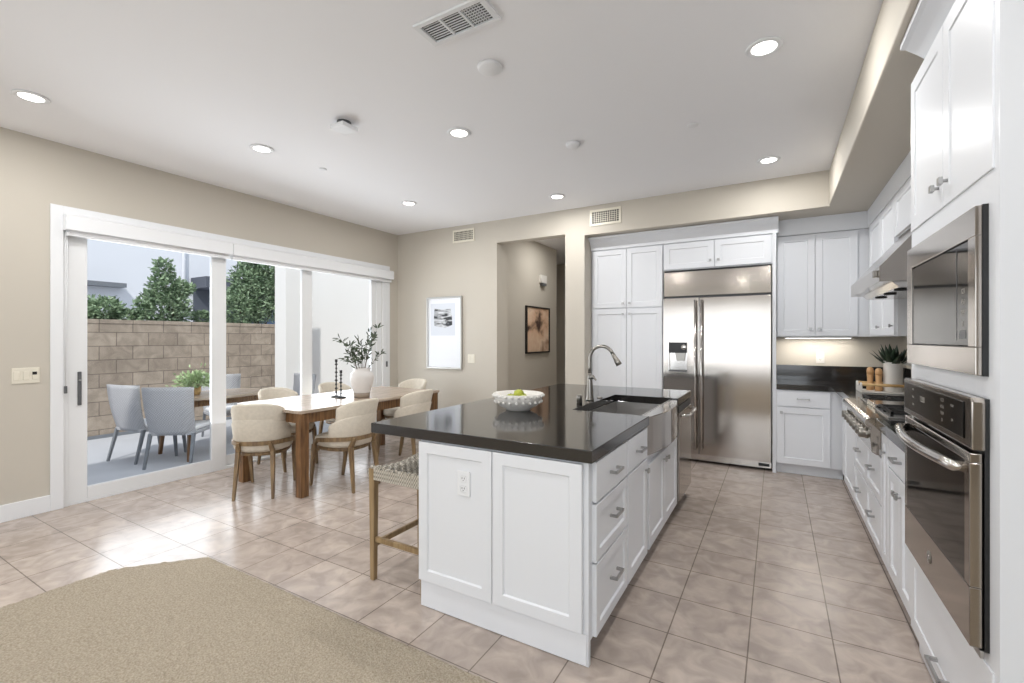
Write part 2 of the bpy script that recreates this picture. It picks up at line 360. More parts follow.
# baseboards
m = MB(); m.box(LX, LX+.016, RY, 1.334, 0, .128, .003); struct(m.build('baseboard_left', 'trim'))
m = MB(); m.box(LX+.016, -3.24, BY-.016, BY, 0, .128, .003); m.box(-2.25, -2.0, BY-.016, BY, 0, .128, .003); struct(m.build('baseboard_back', 'trim'))
m = MB(); m.box(-3.40, -3.384, BY+.3, 7.35, 0, .128, .003); struct(m.build('baseboard_hallway', 'trim'))
# ------------------------------------------------------------------ sliding door
dr = sempty('door_1', (LX, 3.15, 0))
m = MB(); m.box(LX, LX+.018, 1.334, 1.412, 0, 2.455); m.box(LX, LX+.018, 4.90, 5.04, 0, 2.455); m.box(LX, LX+.018, 1.412, 4.90, 2.36, 2.455)
m.build('casing', 'trim', dr, bevel=.003)
m = MB(); m.box(LX-.15, LX-.005, D0, D0+.035, 0, DT); m.box(LX-.15, LX-.005, D1-.10, D1, 0, DT); m.box(LX-.15, LX-.005, D0, D1, 2.34, DT); m.box(LX-.15, LX-.01, D0, D1, 0, .022)
m.build('jamb', 'vinyl', dr, bevel=.002)
def panel(y0, y1, sl, sr, x, nm='sliding_panel'):
    m = MB(); a, b = x-.02, x+.02
    m.box(a, b, y0, y0+sl, .022, 2.34); m.box(a, b, y1-sr, y1, .022, 2.34); m.box(a, b, y0+sl, y1-sr, .022, .125); m.box(a, b, y0+sl, y1-sr, 2.235, 2.34)
    p = m.build(nm, 'vinyl', dr, bevel=.004)
    m = MB(); m.box(x-.004, x+.004, y0+sl, y1-sr, .125, 2.235); m.build('glass', 'glass', p); return p
p1 = panel(1.445, 2.70, .125, .145, LX-.035)
p2 = panel(2.66, 3.72, .06, .08, LX-.085)
p3 = panel(3.595, 4.80, .145, .09, LX-.035)
m = MB(face_pX(LX-.015)); m.box(1.505, 1.53, 0, .012, .82, 1.10, .003); m.box(1.512, 1.524, .012, .022, .84, .90, .002); m.build('door_handle', 'grey', p1)
m = MB(face_pX(LX-.015)); m.cyl((1.517, 0, 1.03), .008, .012, .024, 'y', 12); m.build('lock_lever', 'pull', p1)
# blind headboxes
def headbox(y0, y1, label):
    r = thing('roller_blind', (LX+.018, (y0+y1)/2, 2.25), label, 'blind', None)
    m = MB(); m.prism([(LX+.019, 2.255), (LX+.095, 2.255), (LX+.095, 2.372), (LX+.075, 2.385), (LX+.019, 2.385)], y0, y1, 'y'); m.build('valance', 'trim', r, bevel=.003)
    m = MB(); m.box(LX+.019, LX+.06, y0+.015, y1-.015, 2.212, 2.245, .004); m.build('bottom_rail', 'trim', r)
    m = MB(); m.tube([(LX+.045, y0+.03, 2.25), (LX+.045, y1-.03, 2.25)], .022, 12); m.build('rolled_fabric', 'cushion', r)
    return r
r1 = headbox(1.405, 2.71, 'white roller blind headbox over the left glass panel, nearest the light switches')
m = MB(); m.tube([(LX+.03, 1.418, 2.25), (LX+.026, 1.418, .98)], .002, 6); m.tube([(LX+.03, 1.43, 2.25), (LX+.026, 1.422, .98)], .002, 6); m.build('pull_cord', 'vinyl', r1)
m = MB(); m.box(LX+.018, LX+.034, 1.411, 1.43, .93, .99, .003); m.build('cord_weight', 'grey', r1)
r2 = headbox(2.715, 5.05, 'long white roller blind headbox over the two glass panels nearest the back wall')
m = MB(); m.tube([(LX+.03, 4.97, 2.25), (LX+.026, 4.97, 1.02)], .002, 6); m.tube([(LX+.03, 4.958, 2.25), (LX+.026, 4.966, 1.02)], .002, 6); m.build('pull_cord', 'vinyl', r2)
m = MB(); m.box(LX+.018, LX+.036, 4.958, 4.98, .96, 1.04, .003); m.build('cord_weight', 'grey', r2)
# ------------------------------------------------------------------ switches, outlets, vents
def plate(name, T, u0, u1, v0, v1, n, label, cat, m_='plate', sockets=False):
    r = thing(name, T((u0+u1)/2, .0005, v0), label, cat)
    m = MB(T); m.box(u0, u1, 0.0005, .007, v0, v1, .002); m.build('cover_plate', m_, r)
    wv = (u1-u0)/n
    for i in range(n):
        uc = u0 + wv*(i+.5); m = MB(T)
        if sockets:
            for vv in (v0+(v1-v0)*.3, v0+(v1-v0)*.7):
                m = MB(T); m.box(uc-.017, uc+.017, .007, .009, vv-.015, vv+.015, .003); q = m.build('socket', m_, r)
                m = MB(T); m.box(uc-.008, uc-.005, .0088, .0095, vv-.002, vv+.007); m.box(uc+.005, uc+.008, .0088, .0095, vv-.002, vv+.007); m.cyl((uc, 0, vv-.008), .0025, .0088, .0095, 'y', 8); m.build('slots', 'black', q)
        else: m.box(uc-.016, uc+.016, .007, .0105, (v0+v1)/2-.033, (v0+v1)/2+.033, .0015); m.build('rocker', m_, r)
    return r
TL = face_pX(LX); TB = face_nY(BY)
sw = plate('light_switch', TL, 1.12, 1.275, 1.03, 1.15, 3, 'three-gang ivory light switch plate beside the sliding door', 'light switch')
m = MB(TL); m.box(1.232, 1.258, .0105, .013, 1.095, 1.118, .001); m.build('keypad_display', 'black', sw)
plate('light_switch', TB, -3.71, -3.595, 1.04, 1.16, 2, 'ivory two-rocker light switch on the back wall right of the framed print', 'light switch')
plate('electrical_outlet', face_nY(KY), .38, .455, 1.11, 1.23, 1, 'white outlet on the backsplash wall under the back upper cabinets', 'outlet', 'ceramic', True)
def wallvent(x0, x1, z0, z1, label, cols, rows):
    r = thing('wall_vent', (x0, BY-.001, z0), label, 'vent'); T = TB
    m = MB(T); b = .028
    m.box(x0, x1, .0005, .01, z0, z0+b); m.box(x0, x1, .0005, .01, z1-b, z1); m.box(x0, x0+b, .0005, .01, z0+b, z1-b); m.box(x1-b, x1, .0005, .01, z0+b, z1-b); m.build('frame', 'plate', r, bevel=.002)
    m = MB(T); m.box(x0+b, x1-b, .0005, .002, z0+b, z1-b); m.build('backing', 'ventdark', r)
    m = MB(T)
    for i in range(1, cols): x = x0+b+(x1-x0-2*b)*i/cols; m.box(x-.003, x+.003, .002, .008, z0+b, z1-b)
    for i in range(1, rows): z = z0+b+(z1-z0-2*b)*i/rows; m.box(x0+b, x1-b, .002, .007, z-.003, z+.003)
    m.build('louvre_grille', 'plate', r)
wallvent(-3.97, -3.60, 2.725, 2.905, 'small ivory grille on the back wall between corner and hallway opening', 14, 5)
wallvent(-1.93, -1.55, 2.715, 2.905, 'ivory grille high on the wall above the pantry cabinet', 12, 6)
# ceiling vent
r = thing('ceiling_vent', (-1.375, 1.85, CZ-.012), 'white three-section air register on the ceiling', 'vent')
m = MB(); x0, x1, y0, y1 = -1.592, -1.172, 1.757, 1.937
m.box(x0, x1, y0, y0+.025, CZ-.014, CZ-.0005); m.box(x0, x1, y1-.025, y1, CZ-.014, CZ-.0005)
m.box(x0, x0+.03, y0+.025, y1-.025, CZ-.014, CZ-.0005); m.box(x1-.03, x1, y0+.025, y1-.025, CZ-.014, CZ-.0005)
for k in (1, 2): xx = x0+.03+(x1-x0-.06)*k/3; m.box(xx-.006, xx+.006, y0+.025, y1-.025, CZ-.014, CZ-.0005)
m.build('frame', 'trim', r, bevel=.002)
m = MB(); m.box(x0+.03, x1-.03, y0+.025, y1-.025, CZ-.002, CZ-.0005); m.build('backing', 'ventdark', r)
w3 = (x1-x0-.06)/3
for k in range(3):
    m = MB(); a = x0+.03+w3*k+.006; b = a+w3-.012
    for i in range(1, 8): y = y0+.025+(y1-y0-.05)*i/8; m.box(a, b, y-.0022, y+.0022, CZ-.007, CZ-.003)
    if k == 2:
        for i in range(1, 7): x = a+(b-a)*i/7; m.box(x-.0015, x+.0015, y0+.026, y1-.026, CZ-.012, CZ-.010)
    m.build('louvres', 'trim', r)
# recessed lights
LAB = {(-4.22, 1.03): 'lit recessed downlight at the far left, nearest the camera by the left wall', (-3.71, 2.27): 'lit recessed downlight above the near end of the dining table by the left wall',
 (-2.11, 2.85): 'lit recessed downlight in mid ceiling between the thermostat-like sensor and the round cover', (-.057, 2.84): 'large lit recessed downlight nearest the oven cabinet and soffit',
 (-3.717, 4.04): 'small lit recessed downlight near the corner above the far end of the dining table', (-2.11, 4.67): 'small lit recessed downlight just in front of the back wall, above the hallway opening', (-.056, 4.65): 'lit recessed downlight in front of the refrigerator by the soffit corner'}
def downlight(x, y, label):
    r = thing('recessed_downlight', (x, y, CZ-.012), label, 'ceiling light', 'recessed ceiling downlights')
    m = MB(); m.lathe([(.062, CZ-.003), (.088, CZ-.001), (.092, CZ-.006), (.085, CZ-.010), (.066, CZ-.012), (.060, CZ-.006), (.062, CZ-.003)], (x, y, 0), 28); m.build('trim_ring', 'trim', r)
    m = MB(); m.cyl((x, y, 0), .061, CZ-.008, CZ-.004, 'z', 28); m.build('lens', 'lamp', r)
    l = bpy.data.lights.new('downlight', 'AREA'); l.shape = 'DISK'; l.size = DOWN_SIZE; l.energy = DOWN_E; l.color = (1, .995, .98)
    lo = bpy.data.objects.new('downlight_lamp', l); C.objects.link(lo); lo.location = (x, y, CZ-.014)
for (x, y), lb in LAB.items(): downlight(x, y, lb)
for x, y in ((-2.11, 1.03), (-.057, 1.03), (-4.22, -1.2), (-2.11, -1.2), (-.057, -1.2), (1.6, -1.2), (-3.2, -3), (-.8, -3), (-2.75, 6.5)):  # last one added to brighten the hallway, the others continue the ceiling grid
    downlight(x, y, 'unseen recessed ceiling downlight outside the camera view')
# detectors
r = thing('sensor_box', (-2.74, 2.295, CZ-.045), 'square white sensor box tilted on the ceiling above the island stool', 'sensor')
m = MB(); m.box(-2.81, -2.67, 2.225, 2.365, CZ-.06, CZ-.03, .006); m.build('cover', 'trim', r)
m = MB(); m.cyl((-2.74, 2.295, 0), .05, CZ-.0305, CZ-.0005); m.build('mount', 'grey', r)
def disc(x, y, rad, h, label, nm='ceiling_cover_plate', cat='cover'):
    m = MB(); m.lathe([(0, CZ-h), (rad*.82, CZ-h), (rad*.95, CZ-h*.7), (rad, CZ-.001), (0, CZ-.001)], (x, y, 0), 32); return tag(m.build(nm, 'trim'), label, cat)
disc(-1.447, 2.255, .075, .018, 'round white flat cover on the ceiling just behind the air register')
disc(-1.43, 3.476, .06, .03, 'round white smoke detector on the ceiling in mid kitchen', 'smoke_detector', 'smoke detector')
disc(-3.668, 2.833, .035, .008, 'tiny white sprinkler cap on the ceiling over the dining table', 'sprinkler_cap', 'sprinkler')
disc(-.535, 3.619, .04, .008, 'tiny white sprinkler cap on the ceiling before the refrigerator', 'sprinkler_cap', 'sprinkler')
# ------------------------------------------------------------------ pictures
r = thing('framed_print', (-4.11, BY-.002, .94), 'tall silver-framed print with a dark sketch in its upper half on the back wall', 'picture')
m = MB(TB); x0, x1, z0, z1, b = -4.43, -3.80, .945, 1.975, .022
m.box(x0, x1, .001, .035, z0, z0+b); m.box(x0, x1, .001, .035, z1-b, z1); m.box(x0, x0+b, .001, .035, z0+b, z1-b); m.box(x1-b, x1, .001, .035, z0+b, z1-b); m.build('frame', 'frame_s', r, bevel=.002)
m = MB(TB); m.box(x0+b, x1-b, .001, .018, z0+b, z1-b); m.build('mat_board', 'mat', r)
k = NT('ink_sketch'); tc = k.n('ShaderNodeTexCoord'); mp = k.n('ShaderNodeMapping'); mp.inputs['Scale'].default_value = (3.5, 3, 14); k.l(tc.outputs['Object'], mp.inputs[0])
nz = k.n('ShaderNodeTexNoise', i_Scale=1.6, i_Detail=8.0, i_Distortion=.6); k.l(mp.outputs[0], nz.inputs[0]); rp = k.n('ShaderNodeValToRGB'); rp.color_ramp.elements[0].position = .40; rp.color_ramp.elements[1].position = .62
rp.color_ramp.elements[0].color = srgb((40, 42, 46)); rp.color_ramp.elements[1].color = srgb((216, 218, 222)); k.l(nz.outputs[0], rp.inputs[0]); k.l(rp.outputs[0], k.b.inputs['Base Color']); k.set('Roughness', .6); M['sketch'] = k.m
m = MB(TB); m.box(-4.36, -3.92, .018, .0195, 1.42, 1.88); m.build('inner_sheet', 'sheet', r)
m = MB(TB); m.prism([(-4.29, 1.56), (-4.1, 1.53), (-3.97, 1.57), (-3.975, 1.70), (-4.0, 1.80), (-4.16, 1.79), (-4.29, 1.81), (-4.30, 1.68)], .0195, .021, 'y'); m.build('sketch', 'sketch', r)
TH = face_pX(-3.40)
r = thing('framed_painting', (-3.40, 6.73, 1.14), 'black-framed abstract painting in peach and brown on the hallway wall', 'picture')
m = MB(TH); y0, y1, z0, z1, b = 6.31, 7.15, 1.14, 1.895, .025
m.box(y0, y1, .001, .035, z0, z0+b); m.box(y0, y1, .001, .035, z1-b, z1); m.box(y0, y0+b, .001, .035, z0+b, z1-b); m.box(y1-b, y1, .001, .035, z0+b, z1-b); m.build('frame', 'frame_b', r)
k = NT('abstract_canvas'); tc = k.n('ShaderNodeTexCoord'); mp = k.n('ShaderNodeMapping'); mp.inputs['Scale'].default_value = (1, 1.1, 1.6); mp.inputs['Location'].default_value = (0, .3, .2); k.l(tc.outputs['Object'], mp.inputs[0])
nz = k.n('ShaderNodeTexNoise', i_Scale=1.7, i_Detail=5.0, i_Distortion=.3); k.l(mp.outputs[0], nz.inputs[0]); rp = k.n('ShaderNodeValToRGB'); e = rp.color_ramp.elements
e[0].position = .33; e[0].color = srgb((70, 48, 40)); e[1].position = .72; e[1].color = srgb((150, 108, 84)); q = e.new(.43); q.color = srgb((214, 176, 146)); q = e.new(.56); q.color = srgb((232, 206, 180))
k.l(nz.outputs[0], rp.inputs[0]); k.l(rp.outputs[0], k.b.inputs['Base Color']); k.set('Roughness', .7); M['canvas'] = k.m
m = MB(TH); m.box(y0+b, y1-b, .001, .022, z0+b, z1-b); m.build('canvas', 'canvas', r)
r = thing('door_chime', (-3.40, 6.9, 2.28), 'small white box on the hallway wall above the framed painting', 'wall box')
m = MB(TH); m.box(6.80, 7.0, .001, .05, 2.30, 2.43, .006); m.build('cover', 'ceramic', r)
m = MB(TH); m.box(6.84, 6.97, .001, .06, 2.255, 2.30, .005); m.build('sensor_base', 'grey', r)
# ================================================================== ISLAND
CTZ0, CTZ1 = .86, .914
TI = face_pX(-.68); TF = face_nY(1.82)
# end panel facing the camera
r = thing('island_end_panel', (-1.13, 1.83, 0), 'white two-field end panel of the island facing the camera, with a tall plinth', 'cabinet panel')
m = MB(); m.box(-1.592, -.68, 1.822, 1.845, .0, CTZ0-.001); m.build('backing_panel', 'cab', r)
m = MB(TF); m.box(-1.586, -.687, 0, .004, .005, .135); m.build('plinth_board', 'cab', r)
shaker(TF, -1.592, -1.145, .14, .852, st=.055).build('panel_field', 'cab', r); shaker(TF, -1.145, -.70, .14, .852, st=.055).build('panel_field', 'cab', r)
plate('electrical_outlet', face_nY(1.809), -1.345, -1.272, .615, .735, 1, 'white outlet on the left field of the island end panel', 'outlet', 'trim', True)
cabinet('drawer_cabinet', TI, 1.846, 2.34, .10, CTZ0-.001, .58, 'white three-drawer cabinet at the near right corner of the island', toe=.0995, toe_in=.08,
    drawers=[(1.862, 2.335, .675, .853), (1.862, 2.335, .42, .67), (1.862, 2.335, .105, .415)])
cabinet('base_cabinet', TI, 2.34, 2.776, .10, CTZ0-.001, .58, 'white island cabinet with one drawer over one door, beside the apron sink', toe=.0995, toe_in=.08,
    drawers=[(2.345, 2.755, .675, .853)], doors=[(2.345, 2.755, .105, .67, 2.70, .61)])
cabinet('sink_cabinet', TI, 2.79, 3.695, .10, .665, .58, 'white two-door island cabinet under the apron sink', toe=.0995, toe_in=.08,
    doors=[(2.795, 3.24, .105, .62, 3.195, .56), (3.24, 3.69, .105, .62, 3.285, .56)])
# back half of the island
r = thing('island_back_panel', (-1.42, 3.07, 0), 'white panelled back of the island facing the woven stool', 'cabinet panel')
m = MB(); m.box(-1.592, -1.262, 1.846, 4.29, .0, CTZ0-.001); m.box(-1.262, -.70, 4.275, 4.29, .0, CTZ0-.001); m.build('back_carcass', 'cab', r)
# dishwasher
r = thing('dishwasher', (-.95, 3.99, .10), 'stainless dishwasher at the far end of the island', 'dishwasher')
m = MB(TI); m.box(3.709, 4.27, -.56, .0, .10, CTZ0-.003); m.build('tub', 'grey', r)
m = MB(TI); m.box(3.703, 4.267, .001, .035, .115, .80, .004); m.build('door', 'steel', r)
m = MB(TI); m.box(3.703, 4.267, .001, .03, .805, .853, .003); m.build('control_strip', 'black', r)
m = MB(TI); m.tube([(3.74, .03, .775), (3.745, .06, .775), (3.80, .082, .775), (3.985, .09, .775), (4.17, .082, .775), (4.225, .06, .775), (4.23, .03, .775)], .012, 12); m.build('bar_handle', 'steel_h', r)
m = MB(TI); m.box(3.70, 4.27, -.5, -.06, .001, .0995); m.build('toe_plate', 'black', r)
# worktop
m = MB(); X0, X1, Y0, Y1 = -1.925, -.655, 1.795, 4.34
m.prism([(X0, Y0), (X1, Y0), (X1, 2.775), (-1.155, 2.775), (-1.155, 3.71), (X1, 3.71), (X1, Y1), (X0, Y1)], CTZ0, CTZ1, 'z', bev=.003)
tag(m.build('island_worktop', 'quartz'), 'glossy black stone worktop of the island with an overhang at the left', 'worktop')
# sink
r = thing('apron_sink', (-.9, 3.24, .66), 'stainless farmhouse sink with a bowed apron front set in the island worktop', 'sink')
m = MB(); n = 14; ya, yb2 = 2.78, 3.705; fr = []
for i in range(n+1):
    t = i/n; y = ya + (yb2-ya)*t; fr.append((-.668 + .062*math.sin(math.pi*t)**.8, y))
m.prism(fr + [(-.70, yb2), (-.70, ya)], .675, .905, 'z'); m.build('apron_front', 'steel', r, bevel=.004)
m = MB(); m.box(-1.15, -1.135, ya, yb2, .69, .859); m.box(-.725, -.7005, ya, yb2, .69, .859+.04); m.box(-1.135, -.725, ya, ya+.015, .69, .859); m.box(-1.135, -.725, yb2-.015, yb2, .69, .859); m.box(-1.135, -.725, ya+.015, yb2-.015, .69, .70)
m.build('basin', 'steel_d', r)
m = MB(); m.lathe([(0, .701), (.045, .701), (.045, .706), (.03, .704), (0, .702)], (-.93, 3.24, 0)); m.build('drain', 'steel_h', r)
# faucet
r = thing('kitchen_faucet', (-1.21, 3.27, CTZ1), 'tall brushed nickel gooseneck pull-down faucet behind the island sink', 'faucet')
m = MB(); m.lathe([(0, .915), (.031, .915), (.031, .921), (.027, .93), (.024, .96), (.0235, 1.0), (.019, 1.05), (.0165, 1.10), (.014, 1.12), (0, 1.12)], (-1.21, 3.27, 0), 24)
m.build('base_column', 'nickel', r)
pts = [(-1.21, 3.27, 1.10), (-1.21, 3.27, 1.16), (-1.21, 3.27, 1.215)] + [(-1.118 - .092*math.cos(a), 3.27, 1.225 + .095*math.sin(a)) for a in [math.pi*k/14 for k in range(1, 13)]]
m = MB(); m.tube(pts, .0125, 14); m.build('gooseneck_spout', 'nickel', r)
e = Vector(pts[-1]); d = (Vector(pts[-1]) - Vector(pts[-2])).normalized()
m = MB(); m.tube([e, e+d*.03, e+d*.07, e+d*.095], [.0135, .015, .021, .022], 16); m.build('spray_head', 'nickel', r)
m = MB(); m.tube([(-1.21, 3.27, 1.085), (-1.175, 3.235, 1.09), (-1.165, 3.22, 1.098), (-1.135, 3.19, 1.075)], [.017, .015, .009, .006], 12); m.build('lever_handle', 'nickel', r)
m = MB(); m.lathe([(0, .915), (.020, .915), (.020, .965), (.016, .972), (0, .972)], (-1.22, 3.085, 0), 20); tag(m.build('air_gap_cap', 'nickel'), 'short nickel cylinder cap on the worktop left of the faucet', 'cap')
m = MB(); m.lathe([(0, .9145), (.022, .9145), (.022, .919), (.012, .923), (0, .923)], (-1.19, 3.44, 0), 20); tag(m.build('sink_button', 'nickel'), 'low round nickel button on the worktop right of the faucet', 'button')
# bowl with beads
bx, by = -1.45, 2.60
r = thing('beaded_bowl', (bx, by, CTZ1), 'white ceramic bowl with two rows of raised beads on the island', 'bowl')
prof = [(0, .916), (.076, .915), (.080, .922), (.122, .944), (.149, .980), (.164, 1.022), (.158, 1.024), (.142, .984), (.112, .952), (.06, .934), (0, .930)]
m = MB(); m.lathe(prof, (bx, by, 0), 48); m.build('bowl_body', 'ceramic', r)
m = MB()
for rr, zz, nn, s_ in ((.163, 1.010, 24, .0095), (.150, .972, 22, .0095)):
    for i in range(nn):
        a = 2*math.pi*i/nn; q = bmesh.ops.create_icosphere(m.bm, subdivisions=2, radius=s_)
        for v in q['verts']: v.co += Vector((bx+rr*math.cos(a), by+rr*math.sin(a), zz))
m.build('bead_rows', 'ceramic', r, smooth=True)
FR = [(-.042, -.028, .985, .036, 'near left'), (.046, -.015, .985, .036, 'near right'), (.0, .052, .985, .036, 'far'), (.005, -.002, 1.014, .036, 'topmost')]
for i, (dx, dy, z, s_, lb) in enumerate(FR):
    m = MB(); m.lathe([(0, -s_*.95), (s_*.6, -s_*.8), (s_, -.1*s_), (s_*.85, s_*.55), (s_*.35, s_*.9), (0, s_*.82)], (bx+dx, by+dy, z), 20)
    rf = thing('green_fruit', (bx+dx, by+dy, z-s_), lb + ' yellow-green fruit in the beaded white bowl', 'fruit', 'green fruit in the beaded bowl')
    m.build('skin', 'fruit', rf); m = MB(); m.tube([(bx+dx, by+dy, z+s_*.8), (bx+dx+.004, by+dy, z+s_*1.05)], .002, 6); m.build('stalk', 'stem', rf)
# ================================================================== BACK RUN
FY = 5.46; TP = face_nY(FY)
cabinet('pantry_cabinet', TP, -1.998, -1.130, .10, 2.462, .55, 'tall white four-door pantry cabinet left of the refrigerator', toe=.0995, toe_in=.05,
    doors=[(-1.975, -1.555, 1.745, 2.455, -1.595, 1.80), (-1.555, -1.135, 1.745, 2.455, -1.515, 1.80), (-1.975, -1.555, .11, 1.735, -1.595, 1.67), (-1.555, -1.135, .11, 1.735, -1.515, 1.67)])
cabinet('over_fridge_cabinet', TP, -1.128, -.035, 2.152, 2.462, .55, 'white two-door cabinet above the refrigerator', doors=[(-1.122, -.585, 2.16, 2.455, -.625, 2.235), (-.585, -.045, 2.16, 2.455, -.545, 2.235)])
r = thing('fridge_side_panel', (-.02, FY, 0), 'narrow white end panel on the right side of the refrigerator', 'cabinet panel')
m = MB(); m.box(-.033, .0, FY-.022, KY-.002, 0, 2.462); m.build('side_panel', 'cab', r)
m = MB(); m.box(-.0335, -.0, FY-.034, FY-.0225, 0, 2.462); m.build('front_stile', 'cab', r)
# frieze and crown
pr_ = [(FY-.022, 2.464), (FY-.024, 2.50), (FY-.034, 2.515), (FY-.06, 2.555), (FY-.10, 2.585), (FY-.118, 2.592), (FY-.118, 2.612), (FY+.10, 2.612), (FY+.10, 2.464)]
m = MB(); m.prism(pr_, -1.998, .02, 'x'); struct(m.build('trim_1', 'cab'))
# refrigerator
r = thing('refrigerator', (-.58, 5.7, .0), 'built-in stainless side-by-side refrigerator with an ice and water dispenser', 'refrigerator')
FX0, FX1, FS = -1.122, -.040, -.738
m = MB(TP); m.box(FX0, FX1, -.54, -.004, .03, 2.135); m.build('cabinet_body', 'grey', r)
m = MB(TP); m.box(FX0+.004, FX1-.004, -.002, .03, 1.852, 2.128, .004); m.build('grille_panel', 'steel', r)
m = MB(TP); m.box(FX0+.004, FX1-.004, 0, .012, 2.13, 2.148); m.build('top_trim', 'black', r)
m = MB(TP); m.box(FX0+.004, FX1-.004, -.003, .01, .03, .095); m.build('toe_grille', 'steel_h', r)
dz0, dz1 = .10, 1.83
# left door built round the dispenser recess
hx0, hx1, hz0, hz1 = -1.065, -.862, 1.005, 1.335
m = MB(TP); a, b = FX0+.004, FS-.003
m.box(a, hx0, 0, .05, dz0, dz1); m.box(hx1, b, 0, .05, dz0, dz1); m.box(hx0, hx1, 0, .05, dz0, hz0); m.box(hx0, hx1, 0, .05, hz1, dz1); bmesh.ops.remove_doubles(m.bm, verts=m.bm.verts, dist=.0001)
dl = m.build('door', 'steel', r)
m = MB(TP); m.box(FS+.003, FX1-.004, 0, .05, dz0, dz1, .005); drr = m.build('door', 'steel', r)
m = MB(TP); m.box(hx0, hx1, 0, .004, hz0, hz1); m.box(hx0, hx0+.006, .004, .05, hz0, hz1); m.build('dispenser_recess', 'steel_h', dl)
m = MB(TP); m.box(hx0+.004, hx1-.004, .006, .052, hz1-.12, hz1-.003, .004); m.build('dispenser_panel', 'black', dl)
m = MB(TP); m.lathe([(0, .052), (.030, .052), (.030, .057), (.022, .06), (0, .06)], (hx1-.035, 0, hz1-.055), 24, 'y'); m.build('dispenser_dial', 'steel_h', dl)
m = MB(TP); m.prism([(hx0+.07, hz1-.12), (hx1-.02, hz1-.12), (hx1-.035, hz1-.21), (hx0+.09, hz1-.21)], .012, .03, 'y'); m.build('dispenser_paddle', 'nickel', dl)
m = MB(TP); m.box(hx0+.005, hx1-.004, .005, .049, hz0+.001, hz0+.018); m.build('drip_tray', 'grey', dl)
for u, par in ((FS-.032, dl), (FS+.032, drr)):
    m = MB(TP); m.tube([(u, .10, .16), (u, .10, 1.80)], .0135, 14)
    for z in (.22, .98, 1.74): m.tube([(u, .049, z), (u, .10, z)], .008, 8)
    m.build('bar_handle', 'steel_h', par)
m = MB(TP); m.box(-.16, -.06, .0105, .0125, .048, .078); nb = m.build('rating_label', 'black', r)
# back upper cabinets and base cabinets
UY = 5.64; TU = face_nY(UY)
cabinet('upper_cabinet', TU, .0015, .80, 1.395, 2.455, .385, 'white two-door wall cabinet on the back wall right of the refrigerator', doors=[(.006, .345, 1.40, 2.45, .305, 1.475), (.345, .70, 1.40, 2.45, .385, 1.475)])
m = MB(); m.box(.001, .795, UY-.024, KY-.005, 2.457, 2.624); m.box(.772, RX-.002, 2.66, UY-.024, 2.457, 2.624); struct(m.build('trim_2', 'cab'))
TBc = face_nY(5.43)
cabinet('base_cabinet', TBc, .0015, .565, .105, CTZ0-.001, .58, 'white base cabinet with one drawer over one door, right of the refrigerator', toe=.1045, toe_in=.06, flatdrawer=True,
    drawers=[(.006, .46, .69, .853)], doors=[(.006, .46, .11, .685, .045, .63)])
# under-cabinet light
r = thing('under_cabinet_light', (.35, UY+.24, 1.39), 'slim lit light bar under the back upper cabinets', 'light')
m = MB(); m.box(.08, .68, UY+.21, UY+.25, 1.380, 1.394, .002); m.build('housing', 'trim', r)
m = MB(); m.box(.09, .67, UY+.215, UY+.245, 1.3775, 1.3799); m.build('lens', 'lamp', r)
l = bpy.data.lights.new('under_cabinet', 'AREA'); l.shape = 'RECTANGLE'; l.size = .58; l.size_y = .03; l.energy = 2.4; l.color = (1, .95, .88); lo = bpy.data.objects.new('under_cabinet_lamp', l); C.objects.link(lo); lo.location = (.38, UY+.24, 1.375)
# ================================================================== RIGHT RUN
F = .545; TR = face_nX(F); DEP = RX-.004-F
RY0, RY1 = 3.36, 4.40      # rangetop
cabinet('corner_filler_cabinet', TR, 4.411, 5.36, .105, CTZ0-.001, DEP, 'plain white corner cabinet between rangetop and the back run', toe=.1045, toe_in=.04, doors=[(4.42, 5.02, .11, .853)])
cabinet('range_base_cabinet', TR, 3.357, 4.41, .105, .69, DEP, 'white four-drawer cabinet under the rangetop', toe=.1045, toe_in=.04,
    drawers=[(3.36, 3.87, .41, .685), (3.87, 4.405, .41, .685), (3.36, 3.87, .11, .405), (3.87, 4.405, .11, .405)])
cabinet('pull_out_cabinet', TR, 3.171, 3.3555, .105, CTZ0-.001, DEP, 'narrow white pull-out cabinet just before the rangetop', toe=.1045, toe_in=.04, doors=[(3.174, 3.352, .11, .853, 3.25, .74)])
cabinet('base_cabinet', TR, 2.651, 3.17, .105, CTZ0-.001, DEP, 'white base cabinet with a drawer over two narrow doors between pull-out and oven cabinet', toe=.1045, toe_in=.04,
    drawers=[(2.656, 3.166, .69, .853)], doors=[(2.656, 2.91, .11, .685, 2.88, .60), (2.91, 3.166, .11, .685, 2.94, .60)])
# worktops
m = MB(); m.prism([(.003, 5.40), (.50, 5.40), (.50, RY1+.004), (RX-.005, RY1+.004), (RX-.005, KY-.005), (.003, KY-.005)], CTZ0, CTZ1, 'z', bev=.003)
r = thing('corner_worktop', (.6, 5.5, CTZ0), 'black stone corner worktop with a low black backsplash along the back wall', 'worktop'); m.build('slab', 'quartz', r)
m = MB(); m.box(.003, RX-.025, KY-.025, KY-.005, CTZ1+.0005, 1.08); m.box(RX-.025, RX-.005, RY1+.01, KY-.025, CTZ1+.0005, 1.08); m.build('backsplash', 'quartz', r, bevel=.002)
m = MB(); m.box(.50, RX-.005, 2.652, RY0-.004, CTZ0, CTZ1, .003)
r = thing('side_worktop', (.8, 3.0, CTZ0), 'short black stone worktop between rangetop and wall oven', 'worktop'); m.build('slab', 'quartz', r)
m = MB(); m.box(RX-.025, RX-.005, 2.652, RY0-.004, CTZ1+.0005, 1.08); m.build('backsplash', 'quartz', r, bevel=.002)
